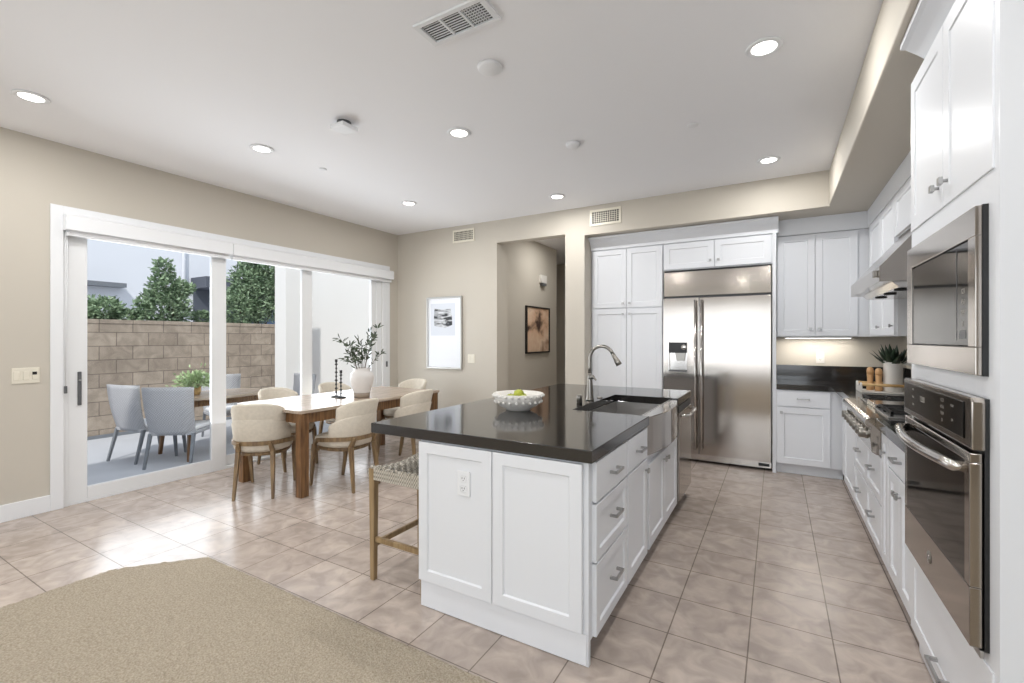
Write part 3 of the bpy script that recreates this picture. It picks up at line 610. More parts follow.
# rangetop
r = thing('rangetop', (.75, 4.04, .70), 'wide stainless gas rangetop with a row of round knobs and black grates', 'rangetop')
m = MB(); m.prism([(.525, .70), (.505, .70), (.482, .715), (.475, .80), (.478, .862), (.455, .868), (.450, .885), (.456, .905), (.475, .915), (RX-.03, .915), (RX-.03, .864), (.526, .864)], RY0, RY1, 'y'); m.build('body', 'steel', r, bevel=.002)
m = MB(); m.box(.56, RX-.035, RY0+.02, 3.78, .9155, .924, .002); m.box(.56, RX-.035, 4.10, RY1-.02, .9155, .924, .002); m.build('burner_pan', 'steel_d', r)
m = MB(); m.box(.56, RX-.035, 3.79, 4.09, .9155, .945, .004); m.build('griddle_plate', 'steel_h', r)
for (ya, yb2) in ((RY0+.03, 3.60), (3.60, 3.775), (4.105, RY1-.025)):
    m = MB()
    for y in (ya+.008, yb2-.008): m.box(.575, RX-.05, y-.006, y+.006, .936, .952)
    for x in (.581, .83, RX-.056): m.box(x-.006, x+.006, ya+.002, yb2-.002, .936, .952)
    for x in (.70, .96):
        for k in range(8): a = math.pi*k/4; cy = (ya+yb2)/2; m.sq((x+.03*math.cos(a), cy+.03*math.sin(a), .944), (x+.105*math.cos(a), cy+.085*math.sin(a), .944), .009, .009, .012, .012)
    for x in (.58, RX-.056):
        for y in (ya+.008, yb2-.008): m.box(x-.007, x+.007, y-.007, y+.007, .9245, .937)
    m.build('grate', 'iron', r)
    for x in (.70, .96): m = MB(); m.lathe([(0, .925), (.045, .925), (.042, .934), (.028, .938), (0, .938)], (x, (ya+yb2)/2, 0), 20); m.build('burner_cap', 'iron', r)
for y in (3.50, 3.62, 3.76, 3.90, 4.04, 4.18, 4.31):
    m = MB(face_nX(.476)); m.lathe([(.033, 0), (.033, .006), (.028, .009), (.0265, .034), (.023, .038), (0, .038)], (y, 0, .80), 20, 'y'); m.box(y-.004, y+.004, .012, .041, .777, .823, .001); m.build('control_knob', 'nickel', r)
# hood
r = thing('range_hood', (.85, 4.04, 1.70), 'stainless wedge-shaped range hood with a front control lip over the rangetop', 'range hood')
HY0, HY1 = 3.28, 4.42
m = MB(); m.prism([(.505, 1.698), (.505, 1.785), (.52, 1.80), (.795, 2.125), (RX-.005, 2.125), (RX-.005, 1.698)], HY0, HY1, 'y'); m.build('canopy', 'steel', r, bevel=.002)
m = MB(); m.prism([(.57, 1.698), (.60, 1.668), (.90, 1.668), (.92, 1.698)], HY0+.05, HY1-.05, 'y'); m.build('baffle_plate', 'steel_h', r)
for y in (3.5, 3.8, 4.1): m = MB(); m.lathe([(0, 1.6675), (.032, 1.6675), (.036, 1.663), (.028, 1.659), (0, 1.660)], (.64, y, 0), 20); m.build('lamp_socket', 'iron', r)
m = MB(face_nX(.505)); m.box(3.33, 3.38, 0, .018, 1.73, 1.768, .004); m.build('switch_knob', 'nickel', r)
m = MB(); m.box(.735, .765, 3.30, 3.62, 2.062, 2.095); m.build('top_vent_slot', 'nickel', r)
# right uppers
UX = .79; TUR = face_nX(UX); UD = RX-.004-UX
cabinet('upper_cabinet', TUR, 4.435, 5.60, 1.395, 2.455, UD, 'white two-door wall cabinet between the range hood and the kitchen corner', doors=[(4.44, 4.97, 1.40, 2.45, 4.49, 1.475), (4.97, 5.50, 1.40, 2.45, 5.02, 1.475)])
cabinet('over_hood_cabinet', TUR, 3.27, 4.433, 2.13, 2.455, UD, 'short white two-door cabinet above the range hood', doors=[(3.275, 3.85, 2.135, 2.45), (3.85, 4.43, 2.135, 2.45)])
cabinet('upper_cabinet', TUR, 2.652, 3.268, 1.395, 2.455, UD, 'white wall cabinet between range hood and tall oven cabinet', doors=[(2.657, 2.96, 1.40, 2.45, 2.92, 1.475), (2.96, 3.263, 1.40, 2.45, 3.0, 1.475)])
# tall oven cabinet: carcass built round the two appliances
TF0, TN, TD = .52, 1.72, RX-.004-.52; TE = 2.645
r = thing('oven_cabinet', (.83, 2.18, 0), 'tall white cabinet housing the microwave and wall oven', 'cabinet')
m = MB(); b1 = RX-.004
m.box(TF0, b1, TN, TN+.095, .10, 2.505); m.box(TF0, b1, TE-.05, TE, .10, 2.505); m.box(TF0, b1, TN+.095, TE-.05, 1.745, 2.505); m.box(TF0, b1, TN+.095, TE-.05, 1.195, 1.275); m.box(TF0, b1, TN+.095, TE-.05, .10, .50); m.box(b1-.02, b1, TN+.095, TE-.05, .5, 1.75)
m.build('carcass', 'cab', r)
m = MB(); m.box(TF0+.026, b1, TN+.004, TE, .0, .0995); m.build('plinth', 'cab', r)
TT = face_nX(TF0+.015)
for a, b, ku in ((TN+.03, 2.185, 2.135), (2.185, TE-.008, 2.235)):
    d = shaker(TT, a, b, 1.842, 2.50, st=.06).build('door', 'cab', r); knob(TT, ku, 1.925, d)
d = shaker(TT, TN+.03, TE-.008, .108, .455, st=.06).build('drawer', 'cab', r); pull(TT, 2.18, .19, d, L=.15)
m = MB(); m.box(TF0+.02, b1, TN+.005, 2.515, 2.5055, 2.56); m.build('frieze', 'cab', r)
m = MB(); m.prism([(TF0+.018, 2.512), (TF0+.016, 2.54), (TF0-.01, 2.565), (TF0-.045, 2.595), (TF0-.063, 2.60), (TF0-.063, 2.623), (TF0+.10, 2.623), (TF0+.10, 2.5065)], TN-.05, 2.515, 'y'); m.build('crown_moulding', 'cab', r)
# microwave
MF = .493; TM = face_nX(TF0-.0005); mt = TF0-MF
r = thing('microwave', (.7, 2.19, 1.275), 'built-in stainless trimmed microwave above the wall oven', 'microwave')
y0, y1, z0, z1 = 1.795, 2.585, 1.27, 1.755
m = MB(); m.box(TF0+.004, .95, TN+.10, TE-.055, 1.28, 1.74); m.build('body', 'black', r)
m = MB(TM); bz = .085
m.box(y0, y1, .012, mt, z1-bz, z1); m.box(y0, y1, .012, mt, z0, z0+bz*.95); m.box(y0, y0+.06, .012, mt, z0+bz*.95, z1-bz); m.box(y1-.075, y1, .012, mt, z0+bz*.95, z1-bz); m.build('trim_frame', 'steel', r, bevel=.002)
m = MB(TM); m.box(y0-.002, y1+.002, -.002, .0125, z0-.002, z1+.002); m.build('back_flange', 'black', r)
m = MB(TM); m.box(y0+.062, y1-.077, .013, mt-.004, z0+bz*.95+.002, z1-bz-.002, .003); dg = m.build('door_glass', 'bglass', r)
for i, row in enumerate(('123', '456', '789', ' 0 ')):
    text(row, .022, TM, y0+.115, 1.52-.033*i, mt-.0035, dg, 'white_text', 'keypad_digits')
m = MB(TM); m.box(y0+.17, y0+.172, mt-.004, mt-.0032, z0+.10, z1-.10); m.build('panel_divider', 'grey', dg)
m = MB(TM); m.box(y0+.09, y0+.145, mt-.004, mt-.0032, 1.375, 1.40); m.build('start_key', 'grey', dg)
# wall oven
r = thing('wall_oven', (.7, 2.19, .50), 'stainless built-in wall oven with black glass door and bowed handle', 'oven')
y0, y1 = 1.79, 2.555
m = MB(); m.box(TF0+.004, 1.08, TN+.10, TE-.055, .505, 1.19); m.build('body', 'grey', r)
m = MB(TM); m.box(y0-.004, y1+.004, -.002, .010, .49, 1.204); m.build('back_flange', 'black', r)
# control panel
m = MB(TM); m.prism([(y0-.012, 1.060), (y0-.012, 1.195), (y0-.004, 1.207), (y1+.006, 1.207), (y1+.012, 1.198), (y1+.012, 1.060)], .010, .040, 'y', bev=.004); cp = m.build('control_panel', 'steel', r)
m = MB(TM); m.box(y0+.045, y1-.012, .0405, .043, 1.082, 1.190, .001); sg = m.build('control_glass', 'bglass', cp)
text('12:00', .03, TM, 2.27, 1.145, .0432, sg, 'white_text', 'clock_digits')
for i, row in enumerate(('1 2 3', '4 5 6', '7 8 9', '0')): text(row, .016, TM, 2.03, 1.172-.022*i, .0432, sg, 'white_text', 'keypad_digits')
for i, row in enumerate(('BAKE', 'BROIL', 'TIMER')): text(row, .011, TM, 2.40, 1.172-.03*i, .0432, sg, 'white_text', 'key_legend')
for i, row in enumerate(('START', 'OFF')): text(row, .011, TM, 1.93, 1.165-.045*i, .0432, sg, 'white_text', 'key_legend')
# door
m = MB(TM); dz0, dz1 = .495, 1.048
m.box(y0, y1, .012, .040, dz0, .665); m.box(y0, y1, .012, .040, 1.020, dz1); m.box(y0, y0+.045, .012, .040, .665, 1.020); m.box(y1-.035, y1, .012, .040, .665, 1.020)
dd = m.build('oven_door', 'steel', r, bevel=.003)
m = MB(TM); m.box(y0+.0455, y1-.0355, .014, .039, .6655, 1.0195); m.build('door_window', 'bglass', dd)
hz = 1.0; pts = [(y0+.035, .038, hz), (y0+.037, .065, hz)] + [(y0+.037+(y1-y0-.074)*t, .065+.034*math.sin(math.pi*t), hz) for t in [k/12 for k in range(1, 12)]] + [(y1-.037, .065, hz), (y1-.035, .038, hz)]
m = MB(TM); m.tube(pts, [.016, .016]+[.0155]*11+[.016, .016], 14); m.build('bowed_handle', 'steel_h', dd)
m = MB(TM); m.lathe([(0, .0402), (.022, .0402), (.022, .0425), (0, .0425)], (2.19, 0, .585), 28, 'y'); bd = m.build('round_emblem', 'nickel', dd)
m = MB(TM)
for k in range(4):
    a0 = math.pi*k/2; m.tube([(2.19+.014*math.cos(a0+t)*(.6+.4*t/2), .0428, .585+.014*math.sin(a0+t)*(.6+.4*t/2)) for t in (0, .5, 1.0, 1.5, 2.0)], .0012, 6)
m.build('emblem_script', 'steel_h', bd)
m = MB(TM); m.box(y0-.004, y1+.004, .010, .02, .470, .492, .002); m.build('lower_trim', 'steel_d', r)
# tray, mills, pitcher
tx, ty = .83, 5.02
r = thing('serving_tray', (tx, ty, CTZ1), 'white tray with honey wood rail handles on the corner worktop behind the rangetop', 'tray')
m = MB(); m.box(.625, 1.06, 4.88, 5.16, .9155, .925, .002); m.build('tray_base', 'ceramic', r)
m = MB(); m.prism([(4.885, .9255), (5.155, .9255), (5.155, .99), (5.12, 1.0), (5.08, .965), (4.96, .965), (4.92, 1.0), (4.885, .99)], .625, .637, 'x'); m.prism([(4.885, .9255), (5.155, .9255), (5.155, .99), (5.12, 1.0), (5.08, .965), (4.96, .965), (4.92, 1.0), (4.885, .99)], 1.048, 1.06, 'x'); m.build('tray_end', 'ceramic', r)
for y in (4.90, 5.14): m = MB(); m.tube([(.638, y, .982), (1.047, y, .982)], .012, 12); m.build('wood_rail', 'traywood', r)
def mill(x, y, h, lb):
    r = thing('pepper_mill', (x, y, .9255), lb, 'pepper mill', 'wooden mills on the tray')
    z = .926; m = MB(); m.lathe([(0, z), (.028, z), (.028, z+.02), (.021, z+h*.4), (.023, z+h*.62), (.026, z+h*.68), (0, z+h*.68)], (x, y, 0), 24); m.build('mill_body', 'millwood', r)
    m = MB(); m.lathe([(0, z+h*.69), (.024, z+h*.69), (.027, z+h*.82), (.022, z+h*.95), (.010, z+h), (0, z+h)], (x, y, 0), 24); m.build('mill_head', 'millwood', r)
mill(.715, 5.06, .20, 'beech wood pepper mill at the left end of the tray'); mill(.765, 5.0, .195, 'beech wood pepper mill standing next to the white pitcher')
px, py = .865, 5.02
r = thing('potted_plant', (px, py, .9255), 'dark spiky succulent in a white pitcher on the tray', 'potted plant')
m = MB(); m.lathe([(0, .926), (.066, .926), (.069, .932), (.065, 1.17), (.067, 1.185), (.061, 1.185), (.059, 1.15), (0, 1.14)], (px, py, 0), 32); pb = m.build('pitcher', 'ceramic', r)
m = MB(); m.tube([(px+.058, py-.02, 1.16), (px+.10, py-.04, 1.16), (px+.118, py-.045, 1.14), (px+.12, py-.045, .99), (px+.105, py-.04, .97), (px+.060, py-.02, .965)], .009, 10); m.build('pitcher_handle', 'ceramic', pb)
m = MB(); random.seed(5)
for i in range(26):
    a = 2.4*i; el = .45 + .85*(i/26); L = random.uniform(.13, .20); base = Vector((px+.02*math.cos(a), py+.02*math.sin(a), 1.14)); d = Vector((math.cos(a)*math.cos(el), math.sin(a)*math.cos(el), math.sin(el)))
    s_ = d.cross(Vector((0, 0, 1))).normalized(); rows = []
    for t, wv in ((0, .018), (.3, .028), (.65, .020), (1, .001)):
        p = base + d*L*t + Vector((0, 0, .02*t*t)); up = s_.cross(d); rows.append([p-s_*wv, p-up*.006*(1-t), p+s_*wv, p+up*.003*(1-t)])
    m.strip(rows, closed=True)
m.build('succulent_leaves', 'leafd', r)
# ================================================================== DINING
TX0, TX1, TY0, TY1, TZ = -4.50, -3.52, 2.49, 4.36, .755
r = thing('dining_table', (-4.01, 3.425, 0), 'rectangular brown wood dining table with a pale top and square legs by the sliding door', 'table')
m = MB(); c = .05; m.prism([(TX0+c, TY0), (TX1-c, TY0), (TX1-.012, TY0+.012), (TX1, TY0+c), (TX1, TY1), (TX0, TY1), (TX0, TY0+c), (TX0+.012, TY0+.012)], TZ-.028, TZ, 'z', bev=.004); m.build('tabletop', 'tabletop', r)
for x, y in ((TX1-.055, TY0+.06), (TX0+.055, TY0+.06), (TX1-.055, TY1-.05), (TX0+.055, TY1-.05)):
    m = MB(); m.box(x-.039, x+.039, y-.039, y+.039, 0, TZ-.0285, .003); m.build('leg', 'tablewood', r)
for a in ((TX0+.10, TX1-.10, TY0+.045, TY0+.07), (TX0+.10, TX1-.10, TY1-.07, TY1-.045), (TX0+.035, TX0+.06, TY0+.105, TY1-.10), (TX1-.06, TX1-.035, TY0+.105, TY1-.10)):
    m = MB(); m.box(*a, TZ-.12, TZ-.0285); m.build('apron', 'tablewood', r)
def sup(a, rx, ry, n=2.6):   # superellipse point
    ca, sa = math.cos(a), math.sin(a); k = (abs(ca)**n + abs(sa)**n)**(-1/n); return rx*ca*k, ry*sa*k
NX = lambda x, y, z: (x*.84, y, z)
def dining_chair(loc, rz, label):
    r = thing('dining_chair', loc, label, 'chair', 'cream upholstered dining chairs', R(rz))
    N = 36; m = MB(NX); rows = []
    for s_, z in ((.0, .385), (.90, .385), (.985, .395), (1.0, .425), (.985, .452), (.93, .466), (.6, .474), (0, .476)):
        rows.append([(sup(2*math.pi*k/N, .255*s_, .25*s_)[0], sup(2*math.pi*k/N, .255*s_, .25*s_)[1]+.02, z) for k in range(N)])
    m.strip(rows, closed=True); bmesh.ops.remove_doubles(m.bm, verts=m.bm.verts, dist=.0004); m.build('seat_cushion', 'fabric', r, world=False)
    def shell(amax, topf, z0, off, th, lean):
        m = MB(NX); n = 28; rows = []
        for i in range(n+1):
            t = -1 + 2*i/n; a = R(amax)*t; z1 = topf(abs(t)); ring = []
            def P(rad, z):
                e = lean*max(0, z-.46); x, y = sup(a - math.pi/2, .235+rad+e*.3, .225+rad+e, 2.3); return (x, y+.02, z)
            h = z1-z0; e = min(.02, th*.45)
            ring = [P(off, z0+e), P(off, z0+h*.5), P(off, z1-e), P(off+th*.3, z1-.002), P(off+th*.7, z1-.002), P(off+th, z1-e), P(off+th, z0+h*.5), P(off+th, z0+e), P(off+th*.7, z0), P(off+th*.3, z0)]
            rows.append(ring)
        g = m.strip(rows, closed=True); m.bm.faces.new(g[0][::-1]); m.bm.faces.new(g[-1]); return m
    shell(62, lambda t: .825 - .055*t**4 - .02*t*t, .40, .0, .042, .28).build('backrest', 'fabric', r, world=False)
    shell(74, lambda t: .695 - .10*t**3, .40, .012, .042, .25).build('back_wrap', 'fabric', r, world=False)
    m = MB(NX); rows = []; n = 28
    for i in range(n+1):
        t = -1 + 2*i/n; a = R(100)*t - math.pi/2; ring = []
        for rad, z in ((.043, .455), (.072, .455), (.072, .492), (.043, .492)):
            x, y = sup(a, .235+rad, .225+rad, 2.3); ring.append((x, y+.02, z - .035*max(0, abs(t)-.55)))
        rows.append(ring)
    g = m.strip(rows, closed=True); m.bm.faces.new(g[0][::-1]); m.bm.faces.new(g[-1])
    for f in m.bm.faces: f.smooth = False
    m.build('back_rail', 'chairwood', r, world=False)
    m = MB(NX); rows = [[(sup(2*math.pi*k/N, .235*s_, .23*s_)[0], sup(2*math.pi*k/N, .235*s_, .23*s_)[1]+.02, z) for k in range(N)] for s_, z in ((1, .355), (1, .384), (.9, .384), (.9, .355))]
    rows.append(rows[0]); m.strip(rows, closed=True); bmesh.ops.remove_doubles(m.bm, verts=m.bm.verts, dist=.0002); m.build('seat_frame', 'chairwood', r, world=False)
    for sx in (-1, 1):
        m = MB(NX); m.sq((sx*.185, -.285, 0), (sx*.165, -.235, .40), .026, .042); m.sq((sx*.165, -.235, .40), (sx*.15, -.27, .485), .042, .034); m.build('leg', 'chairwood', r, world=False, bevel=.004)
        m = MB(NX); m.sq((sx*.225, .235, 0), (sx*.235, .17, .40), .026, .044); m.sq((sx*.235, .17, .40), (sx*.265, .10, .45), .044, .034); m.build('leg', 'chairwood', r, world=False, bevel=.004)
    return r
ch = dining_chair((-4.05, 2.51, 0), 40, 'cream upholstered dining chair at the near end of the table, closest to the sliding door')
dup(ch, (-3.55, 2.98, 0), 92, 'cream dining chair on the kitchen side, just right of the front table leg')
dup(ch, (-3.60, 3.84, 0), 92, 'cream dining chair on the kitchen side, partly behind the island corner')
dup(ch, (-4.62, 3.12, 0), -90, 'cream dining chair on the window side, its back seen above the near table half')
dup(ch, (-4.60, 3.86, 0), -90, 'cream dining chair on the window side of the table, back seen beyond the candlesticks')
dup(ch, (-4.28, 4.55, 0), 180, 'cream dining chair at the far end of the table by the back wall')
# candlesticks
def candlestick(x, y, h, label):
    z = TZ+.0005; r = thing('candlestick', (x, y, z), label, 'candlestick', 'black turned candlesticks')
    m = MB(); m.lathe([(0, z), (.052, z), (.052, z+.006), (.040, z+.012), (.012, z+.018), (0, z+.018)], (x, y, 0), 28); m.build('base', 'iron', r)
    m = MB(); pr2 = [(0, z+.019)]; n = int(h/.045)
    for i in range(n):
        zz = z + .02 + (h-.06)*i/n; st2 = (h-.06)/n; pr2 += [(.006, zz), (.006, zz+st2*.45), (.015 if i % 2 else .011, zz+st2*.6), (.015 if i % 2 else .011, zz+st2*.8), (.006, zz+st2*.95)]
    pr2 += [(.006, z+h-.035), (.013, z+h-.03), (.014, z+h), (0, z+h)]; m.lathe(pr2, (x, y, 0), 18); m.build('turned_stem', 'iron', r)
candlestick(-4.055, 3.295, .40, 'taller black turned candlestick on the dining table')
candlestick(-3.945, 3.265, .29, 'shorter black turned candlestick on the dining table beside the vase')
# vase with olive branches
vx, vy, z = -3.787, 3.405, TZ+.0005
r = thing('vase_with_branches', (vx, vy, z), 'large white stoneware vase of olive branches on the dining table', 'vase')
m = MB(); m.lathe([(.085, z+.055), (.094, z+.09), (.112, z+.15), (.121, z+.21), (.115, z+.25), (.092, z+.275), (.084, z+.285), (.090, z+.305), (.088, z+.312), (.076, z+.31), (.074, z+.28), (.10, z+.24), (.11, z+.19), (.08, z+.09), (0, z+.07)], (vx, vy, 0), 40); vb = m.build('vase_body', 'vase', r)
m = MB(); m.lathe([(0, z), (.078, z), (.0845, z+.0545), (0, z+.0545)], (vx, vy, 0), 40); m.build('vase_foot', 'clay', vb)
random.seed(11); mb, ml = MB(), MB()
for i in range(13):
    a = 2*math.pi*i/13 + random.uniform(-.2, .2); sp = random.uniform(.06, .30); hh = random.uniform(.16, .50); pts = []
    for t in [k/8 for k in range(9)]:
        q = t**1.4; pts.append(Vector((vx + math.cos(a)*(.03 + sp*q), vy + math.sin(a)*(.03 + sp*q), z + .24 + (hh+.06)*t - .05*t*t + .01*math.sin(6*t+i))))
    mb.tube(pts, [.003*(1-.7*t/8) for t in range(9)], 6)
    for k in range(3, 9):
        for s_ in (-1, 1):
            for rep in range(2 if k > 4 else 1):
                d = (pts[min(k, 8)]-pts[k-1]).normalized(); side = Vector((random.uniform(-1, 1), random.uniform(-1, 1), random.uniform(-.5, .8))).normalized()
                ml.leaf(pts[k]+Vector((random.uniform(-.008, .008),)*3), d*.7+side*.8*s_, random.uniform(.05, .08), random.uniform(.013, .02))
mb.build('branches', 'stem', r); ml.build('olive_leaves', 'leaf', r, recalc=False)
# ------------------------------------------------------------------ woven stool
sx0, sx1, sy0, sy1, sz = -2.015, -1.60, 1.86, 2.30, .645
r = thing('bar_stool', (-1.815, 2.08, 0), 'wooden counter stool with a woven rope seat tucked under the island overhang', 'stool')
for x, y in ((sx0+.02, sy0+.02), (sx0+.02, sy1-.02), (sx1-.02, sy0+.02), (sx1-.02, sy1-.02)):
    m = MB(); m.sq((x, y, 0), (x, y, sz-.005), .030, .040); m.build('leg', 'stoolwood', r, bevel=.004)
for a in (((sx0+.04, sy0+.02, .235), (sx1-.04, sy0+.02, .235)), ((sx0+.04, sy1-.02, .235), (sx1-.04, sy1-.02, .235)), ((sx0+.02, sy0+.04, .20), (sx0+.02, sy1-.04, .20)), ((sx1-.02, sy0+.04, .30), (sx1-.02, sy1-.04, .30))):
    m = MB(); m.sq(*a, .020, .020, .030, .030); m.build('stretcher', 'stoolwood', r, bevel=.003)
m = MB(); rows = []; n = 20
for i in range(n+1):
    t = -1+2*i/n; y = (sy0+sy1)/2 + t*(sy1-sy0)/2*.995; sag = -.030*(1-t*t); zt = sz + sag
    rows.append([(sx0+.028, y, zt-.07), (sx0-.002, y, zt-.06), (sx0-.008, y, zt-.02), (sx0+.01, y, zt-.001), (sx0+.2, y, zt-.008), (sx1-.2, y, zt-.008), (sx1-.01, y, zt-.001), (sx1+.008, y, zt-.02), (sx1+.002, y, zt-.06), (sx1-.028, y, zt-.07)])
g = m.strip(rows, closed=True); m.bm.faces.new(g[0][::-1]); m.bm.faces.new(g[-1])
m.build('woven_seat', 'rope', r)
m = MB()
for k in range(17):   # plaited ribs of the rope seat
    x = sx0+.02 + (sx1-sx0-.04)*k/16; pts = []
    for i in range(0, 37):
        t = -1+2*i/36; pts.append((x + .004*math.sin(i*math.pi*.5 + k*math.pi/2), (sy0+sy1)/2 + t*(sy1-sy0)/2, sz - .030*(1-t*t) + .0 + .004*math.sin(i*math.pi/2 + k*math.pi)))
    m.tube(pts, .0095, 6)
m.build('rope_strands', 'rope', r)
# ================================================================== OUTSIDE
PZ = -.08
m = MB(); m.box(-16, -5.18, -4, 12, PZ-.1, PZ); struct(m.build('ground', 'concrete'))
m = MB(); m.box(-5.66, -5.181, .6, 2.75, PZ+.0005, -.015, .004); tag(m.build('sun_patch_slab', 'cushion'), 'low white slab standing in for a sun patch outside the left glass panel', 'sun patch')  # white slab stands in for the strip of sunlight by the door
m = MB(); m.box(-8.77, -8.57, -3, 11, PZ, 1.60)
r = thing('block_wall', (-8.67, 3, PZ), 'tan concrete block garden wall beyond the patio', 'wall'); m.build('block_courses', 'block', r)
m = MB(); m.box(-8.78, -8.56, -3, 11, 1.6005, 1.66, .004); m.build('cap_course', 'block', r)
m = MB(); m.box(-8.555, -8.535, -3, 7, PZ+.001, PZ+.05); tag(m.build('ground_pipe', 'greymetal'), 'low grey strip along the foot of the block wall', 'pipe')
m = MB(); m.box(-7.50, -7.20, 4.82, 5.12, PZ, 2.75, .004); tag(m.build('patio_column', 'stucco'), 'square white stucco patio column seen through the middle glass', 'column')
m = MB(); m.box(-8.5, -5.181, 6.0, 6.2, PZ, 3.4); m.box(-6.45, -6.05, 5.90, 5.999, PZ, CZ); struct(m.build('wall_patio', 'stucco'))
# neighbour building
r = thing('neighbour_building', (-15.5, 4, PZ), 'pale grey stucco house beyond the garden wall', 'building')
m = MB(); m.box(-17, -14, -6, 14, PZ, 8); m.build('stucco_wall', 'stucco_b', r)
m = MB(); m.box(-14, -13.2, 6.55, 11.5, 2.75, 3.05); m.build('canopy', 'darkpanel', r)
m = MB(); m.box(-13.99, -13.93, 6.6, 11.5, PZ, 2.75); m.build('siding', 'darkpanel', r)
m = MB(); m.box(-13.93, -13.88, 8.1, 10.6, .9, 2.3); f_ = m.build('window', 'greymetal', r)
m = MB(); m.box(-13.88, -13.875, 8.16, 10.54, .96, 2.24); m.build('pane', 'bluewin', f_)
m = MB(); m.tube([(-13.94, 6.35, PZ), (-13.94, 6.35, 7.9)], .045, 10); m.build('downpipe', 'stucco_b', r)
m = MB(); m.box(-14, -13.7, 2.2, 5.0, 2.62, 2.72); m.build('low_canopy', 'greymetal', r)
m = MB(face_pX(-14)); m.lathe([(0, 0), (.09, 0), (.09, .10), (0, .14)], (4.55, 0, 4.0), 16, 'y'); m.build('wall_lamp', 'greymetal', r)
# trees
def tree(nm, x, y, blobs, n, seed, label, leafL=.07):
    random.seed(seed); r = thing(nm, (x, y, PZ), label, 'tree'); m = MB()
    zt = max(b[2] for b in blobs)
    m.tube([(x, y, PZ), (x+.03, y+.02, .9), (x, y, zt*.8)], [.05, .04, .02], 10)
    for b in blobs: m.tube([(x, y, min(1.2, b[2]*.6)), ((x+b[0])/2, (y+b[1])/2, b[2]*.8), (b[0], b[1], b[2])], [.02, .012, .005], 6)
    m.build('trunk', 'stem', r); m = MB(); tot = sum(b[3]**2 for b in blobs)
    for b in blobs:
        for i in range(int(n*b[3]**2/tot)):
            d = Vector((random.gauss(0, 1), random.gauss(0, 1), random.gauss(0, 1))).normalized(); q = random.uniform(.55, 1.05) + .18*noise.noise(d*3+Vector(b[:3]))
            p = Vector(b[:3]) + Vector((d.x*b[3], d.y*b[3], d.z*b[3]*b[4]))*q
            m.leaf(p, d*.7+Vector((random.uniform(-1, 1), random.uniform(-1, 1), random.uniform(-.3, .9))), leafL*random.uniform(.7, 1.3), leafL*.5)
    m.build('foliage', 'treeleaf', r, recalc=False)
tree('garden_tree', -9.5, 3.2, [(-9.5, 2.85, 1.75, .24, .8), (-9.5, 3.15, 1.82, .26, .85), (-9.5, 3.45, 1.7, .2, .8)], 2400, 1, 'low bushy green tree showing over the block wall at the left')
tree('garden_tree', -9.5, 4.15, [(-9.5, 4.0, 1.9, .40, .9), (-9.5, 4.05, 2.25, .28, 1), (-9.5, 4.0, 2.62, .15, 1.2), (-9.5, 4.32, 2.3, .16, .7), (-9.5, 4.62, 1.78, .16, .7)], 4600, 2, 'pointed green tree rising over the block wall in the left glass panel')
tree('garden_tree', -9.25, 5.55, [(-9.25, 5.2, 1.95, .42, 1), (-9.25, 5.6, 2.2, .50, 1), (-9.25, 5.7, 2.8, .42, 1), (-9.2, 5.35, 2.55, .32, 1.0), (-9.2, 5.5, 3.05, .3, 1), (-9.2, 6.1, 2.4, .5, 1)], 11000, 4, 'dense dark green tree behind the block wall in the middle glass panel')
# patio table
r = thing('patio_table', (-6.35, 3.15, PZ), 'pale-topped wooden patio table with rounded ends outside the sliding door', 'table')
m = MB(); N = 40; m.prism([(-6.38 + sup(2*math.pi*k/N, .44, .60, 3)[0], 3.3 + sup(2*math.pi*k/N, .44, .60, 3)[1]) for k in range(N)], .632, .66, 'z'); m.build('tabletop', 'tabletop', r)
m = MB(); m.box(-6.70, -6.06, 2.83, 2.86, .55, .6315); m.box(-6.70, -6.06, 3.75, 3.78, .55, .6315); m.box(-6.70, -6.67, 2.86, 3.75, .55, .6315); m.box(-6.09, -6.06, 2.86, 3.75, .55, .6315); m.build('apron', 'tablewood', r)
for x in (-6.70, -6.06):
    for y in (2.83, 3.78): m = MB(); m.sq((x+(.06 if x < -6.3 else -.06)*-1*.6, y+(.05 if y > 3 else -.05)*.6, PZ), (x+(.02 if x < -6.3 else -.02), y+(-.02 if y > 3 else .02), .6315), .035, .055); m.build('leg', 'tablewood', r)
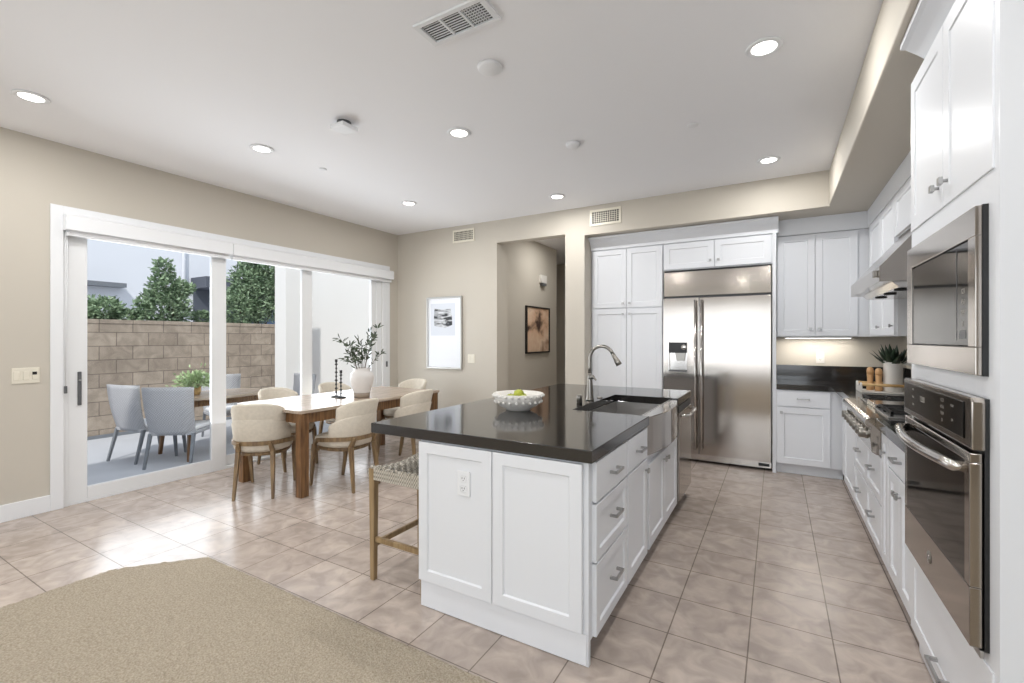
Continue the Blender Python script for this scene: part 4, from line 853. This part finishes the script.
def wicker_chair(loc, rz, label):
    r = thing('patio_chair', loc, label, 'chair', 'grey wicker patio chairs', rz=R(rz)); n = 12
    m = MB(); rows = []
    for i in range(n+1):
        t = i/n; z = .36 + .55*t; y = -.24 - .10*t - .02*math.sin(math.pi*t); wd = .235 + .03*t; rows.append([(-wd, y+.012, z), (-wd*.5, y-.014, z), (0, y-.02, z), (wd*.5, y-.014, z), (wd, y+.012, z), (wd, y+.035, z), (0, y+.008, z), (-wd, y+.035, z)])
    g = m.strip(rows, closed=True); m.bm.faces.new(g[0][::-1]); m.bm.faces.new(g[-1]); m.build('woven_back', 'wicker', r, world=False)
    m = MB(); m.box(-.24, .24, -.25, .25, .355, .395, .008); m.build('woven_seat', 'wicker', r, world=False)
    m = MB(); m.box(-.225, .225, -.215, .245, .396, .445, .018); m.build('seat_cushion', 'cushion', r, world=False, smooth=False)
    for s_ in (-1, 1):
        m = MB(); m.sq((s_*.235, -.33, 0), (s_*.225, -.235, .38), .024, .034); m.build('leg', 'greymetal', r, world=False)
        m = MB(); m.sq((s_*.225, .27, 0), (s_*.225, .225, .355), .024, .034); m.build('leg', 'greymetal', r, world=False)
    return r
wc = wicker_chair((-6.10, 2.78, PZ), 38, 'grey wicker patio chair with its woven back square to the sliding door')
dup(wc, (-6.72, 2.70, PZ), 12, 'grey wicker patio chair seen side-on at the left end of the patio table')
dup(wc, (-7.0, 3.75, PZ), -105, 'grey wicker patio chair on the far side of the patio table')
dup(wc, (-6.35, 4.25, PZ), 178, 'grey wicker patio chair at the right end of the patio table near the column')
# plant on patio table
px, py, z = -6.42, 3.05, .6605
r = thing('patio_potted_plant', (px, py, z), 'pale green leafy plant in a tan pot on the patio table', 'potted plant')
m = MB(); m.lathe([(0, z), (.05, z), (.06, z+.02), (.07, z+.11), (.06, z+.11), (.055, z+.09), (0, z+.09)], (px, py, 0), 28); m.build('pot', 'traywood', r)
m = MB(); random.seed(8)
for i in range(700):
    a = random.uniform(0, 6.28); el = random.uniform(.05, 1.3); q = random.uniform(.05, .2) * (1.6 if i % 29 == 0 else 1); d = Vector((math.cos(a)*math.cos(el), math.sin(a)*math.cos(el), math.sin(el))); m.leaf(Vector((px, py, z+.11)) + Vector((d.x*1.1, d.y*1.1, d.z*.9))*q, d+Vector((0, 0, random.uniform(-.8, .4))), .05, .022)
for i in range(5): m.tube([(px, py, z+.08), (px+.02*i-.04, py+.02, z+.18), (px+.05*i-.1, py+.03*i-.04, z+.24+.02*i)], .003, 5)
m.build('foliage', 'leafp', r, recalc=False)
m = MB(); m.lathe([(0, z), (.032, z), (.034, z+.13), (.012, z+.17), (.012, z+.22), (0, z+.22)], (px+.27, py+.14, 0), 20); tag(m.build('dark_bottle', 'iron'), 'small dark bottle beside the plant on the patio table', 'bottle')
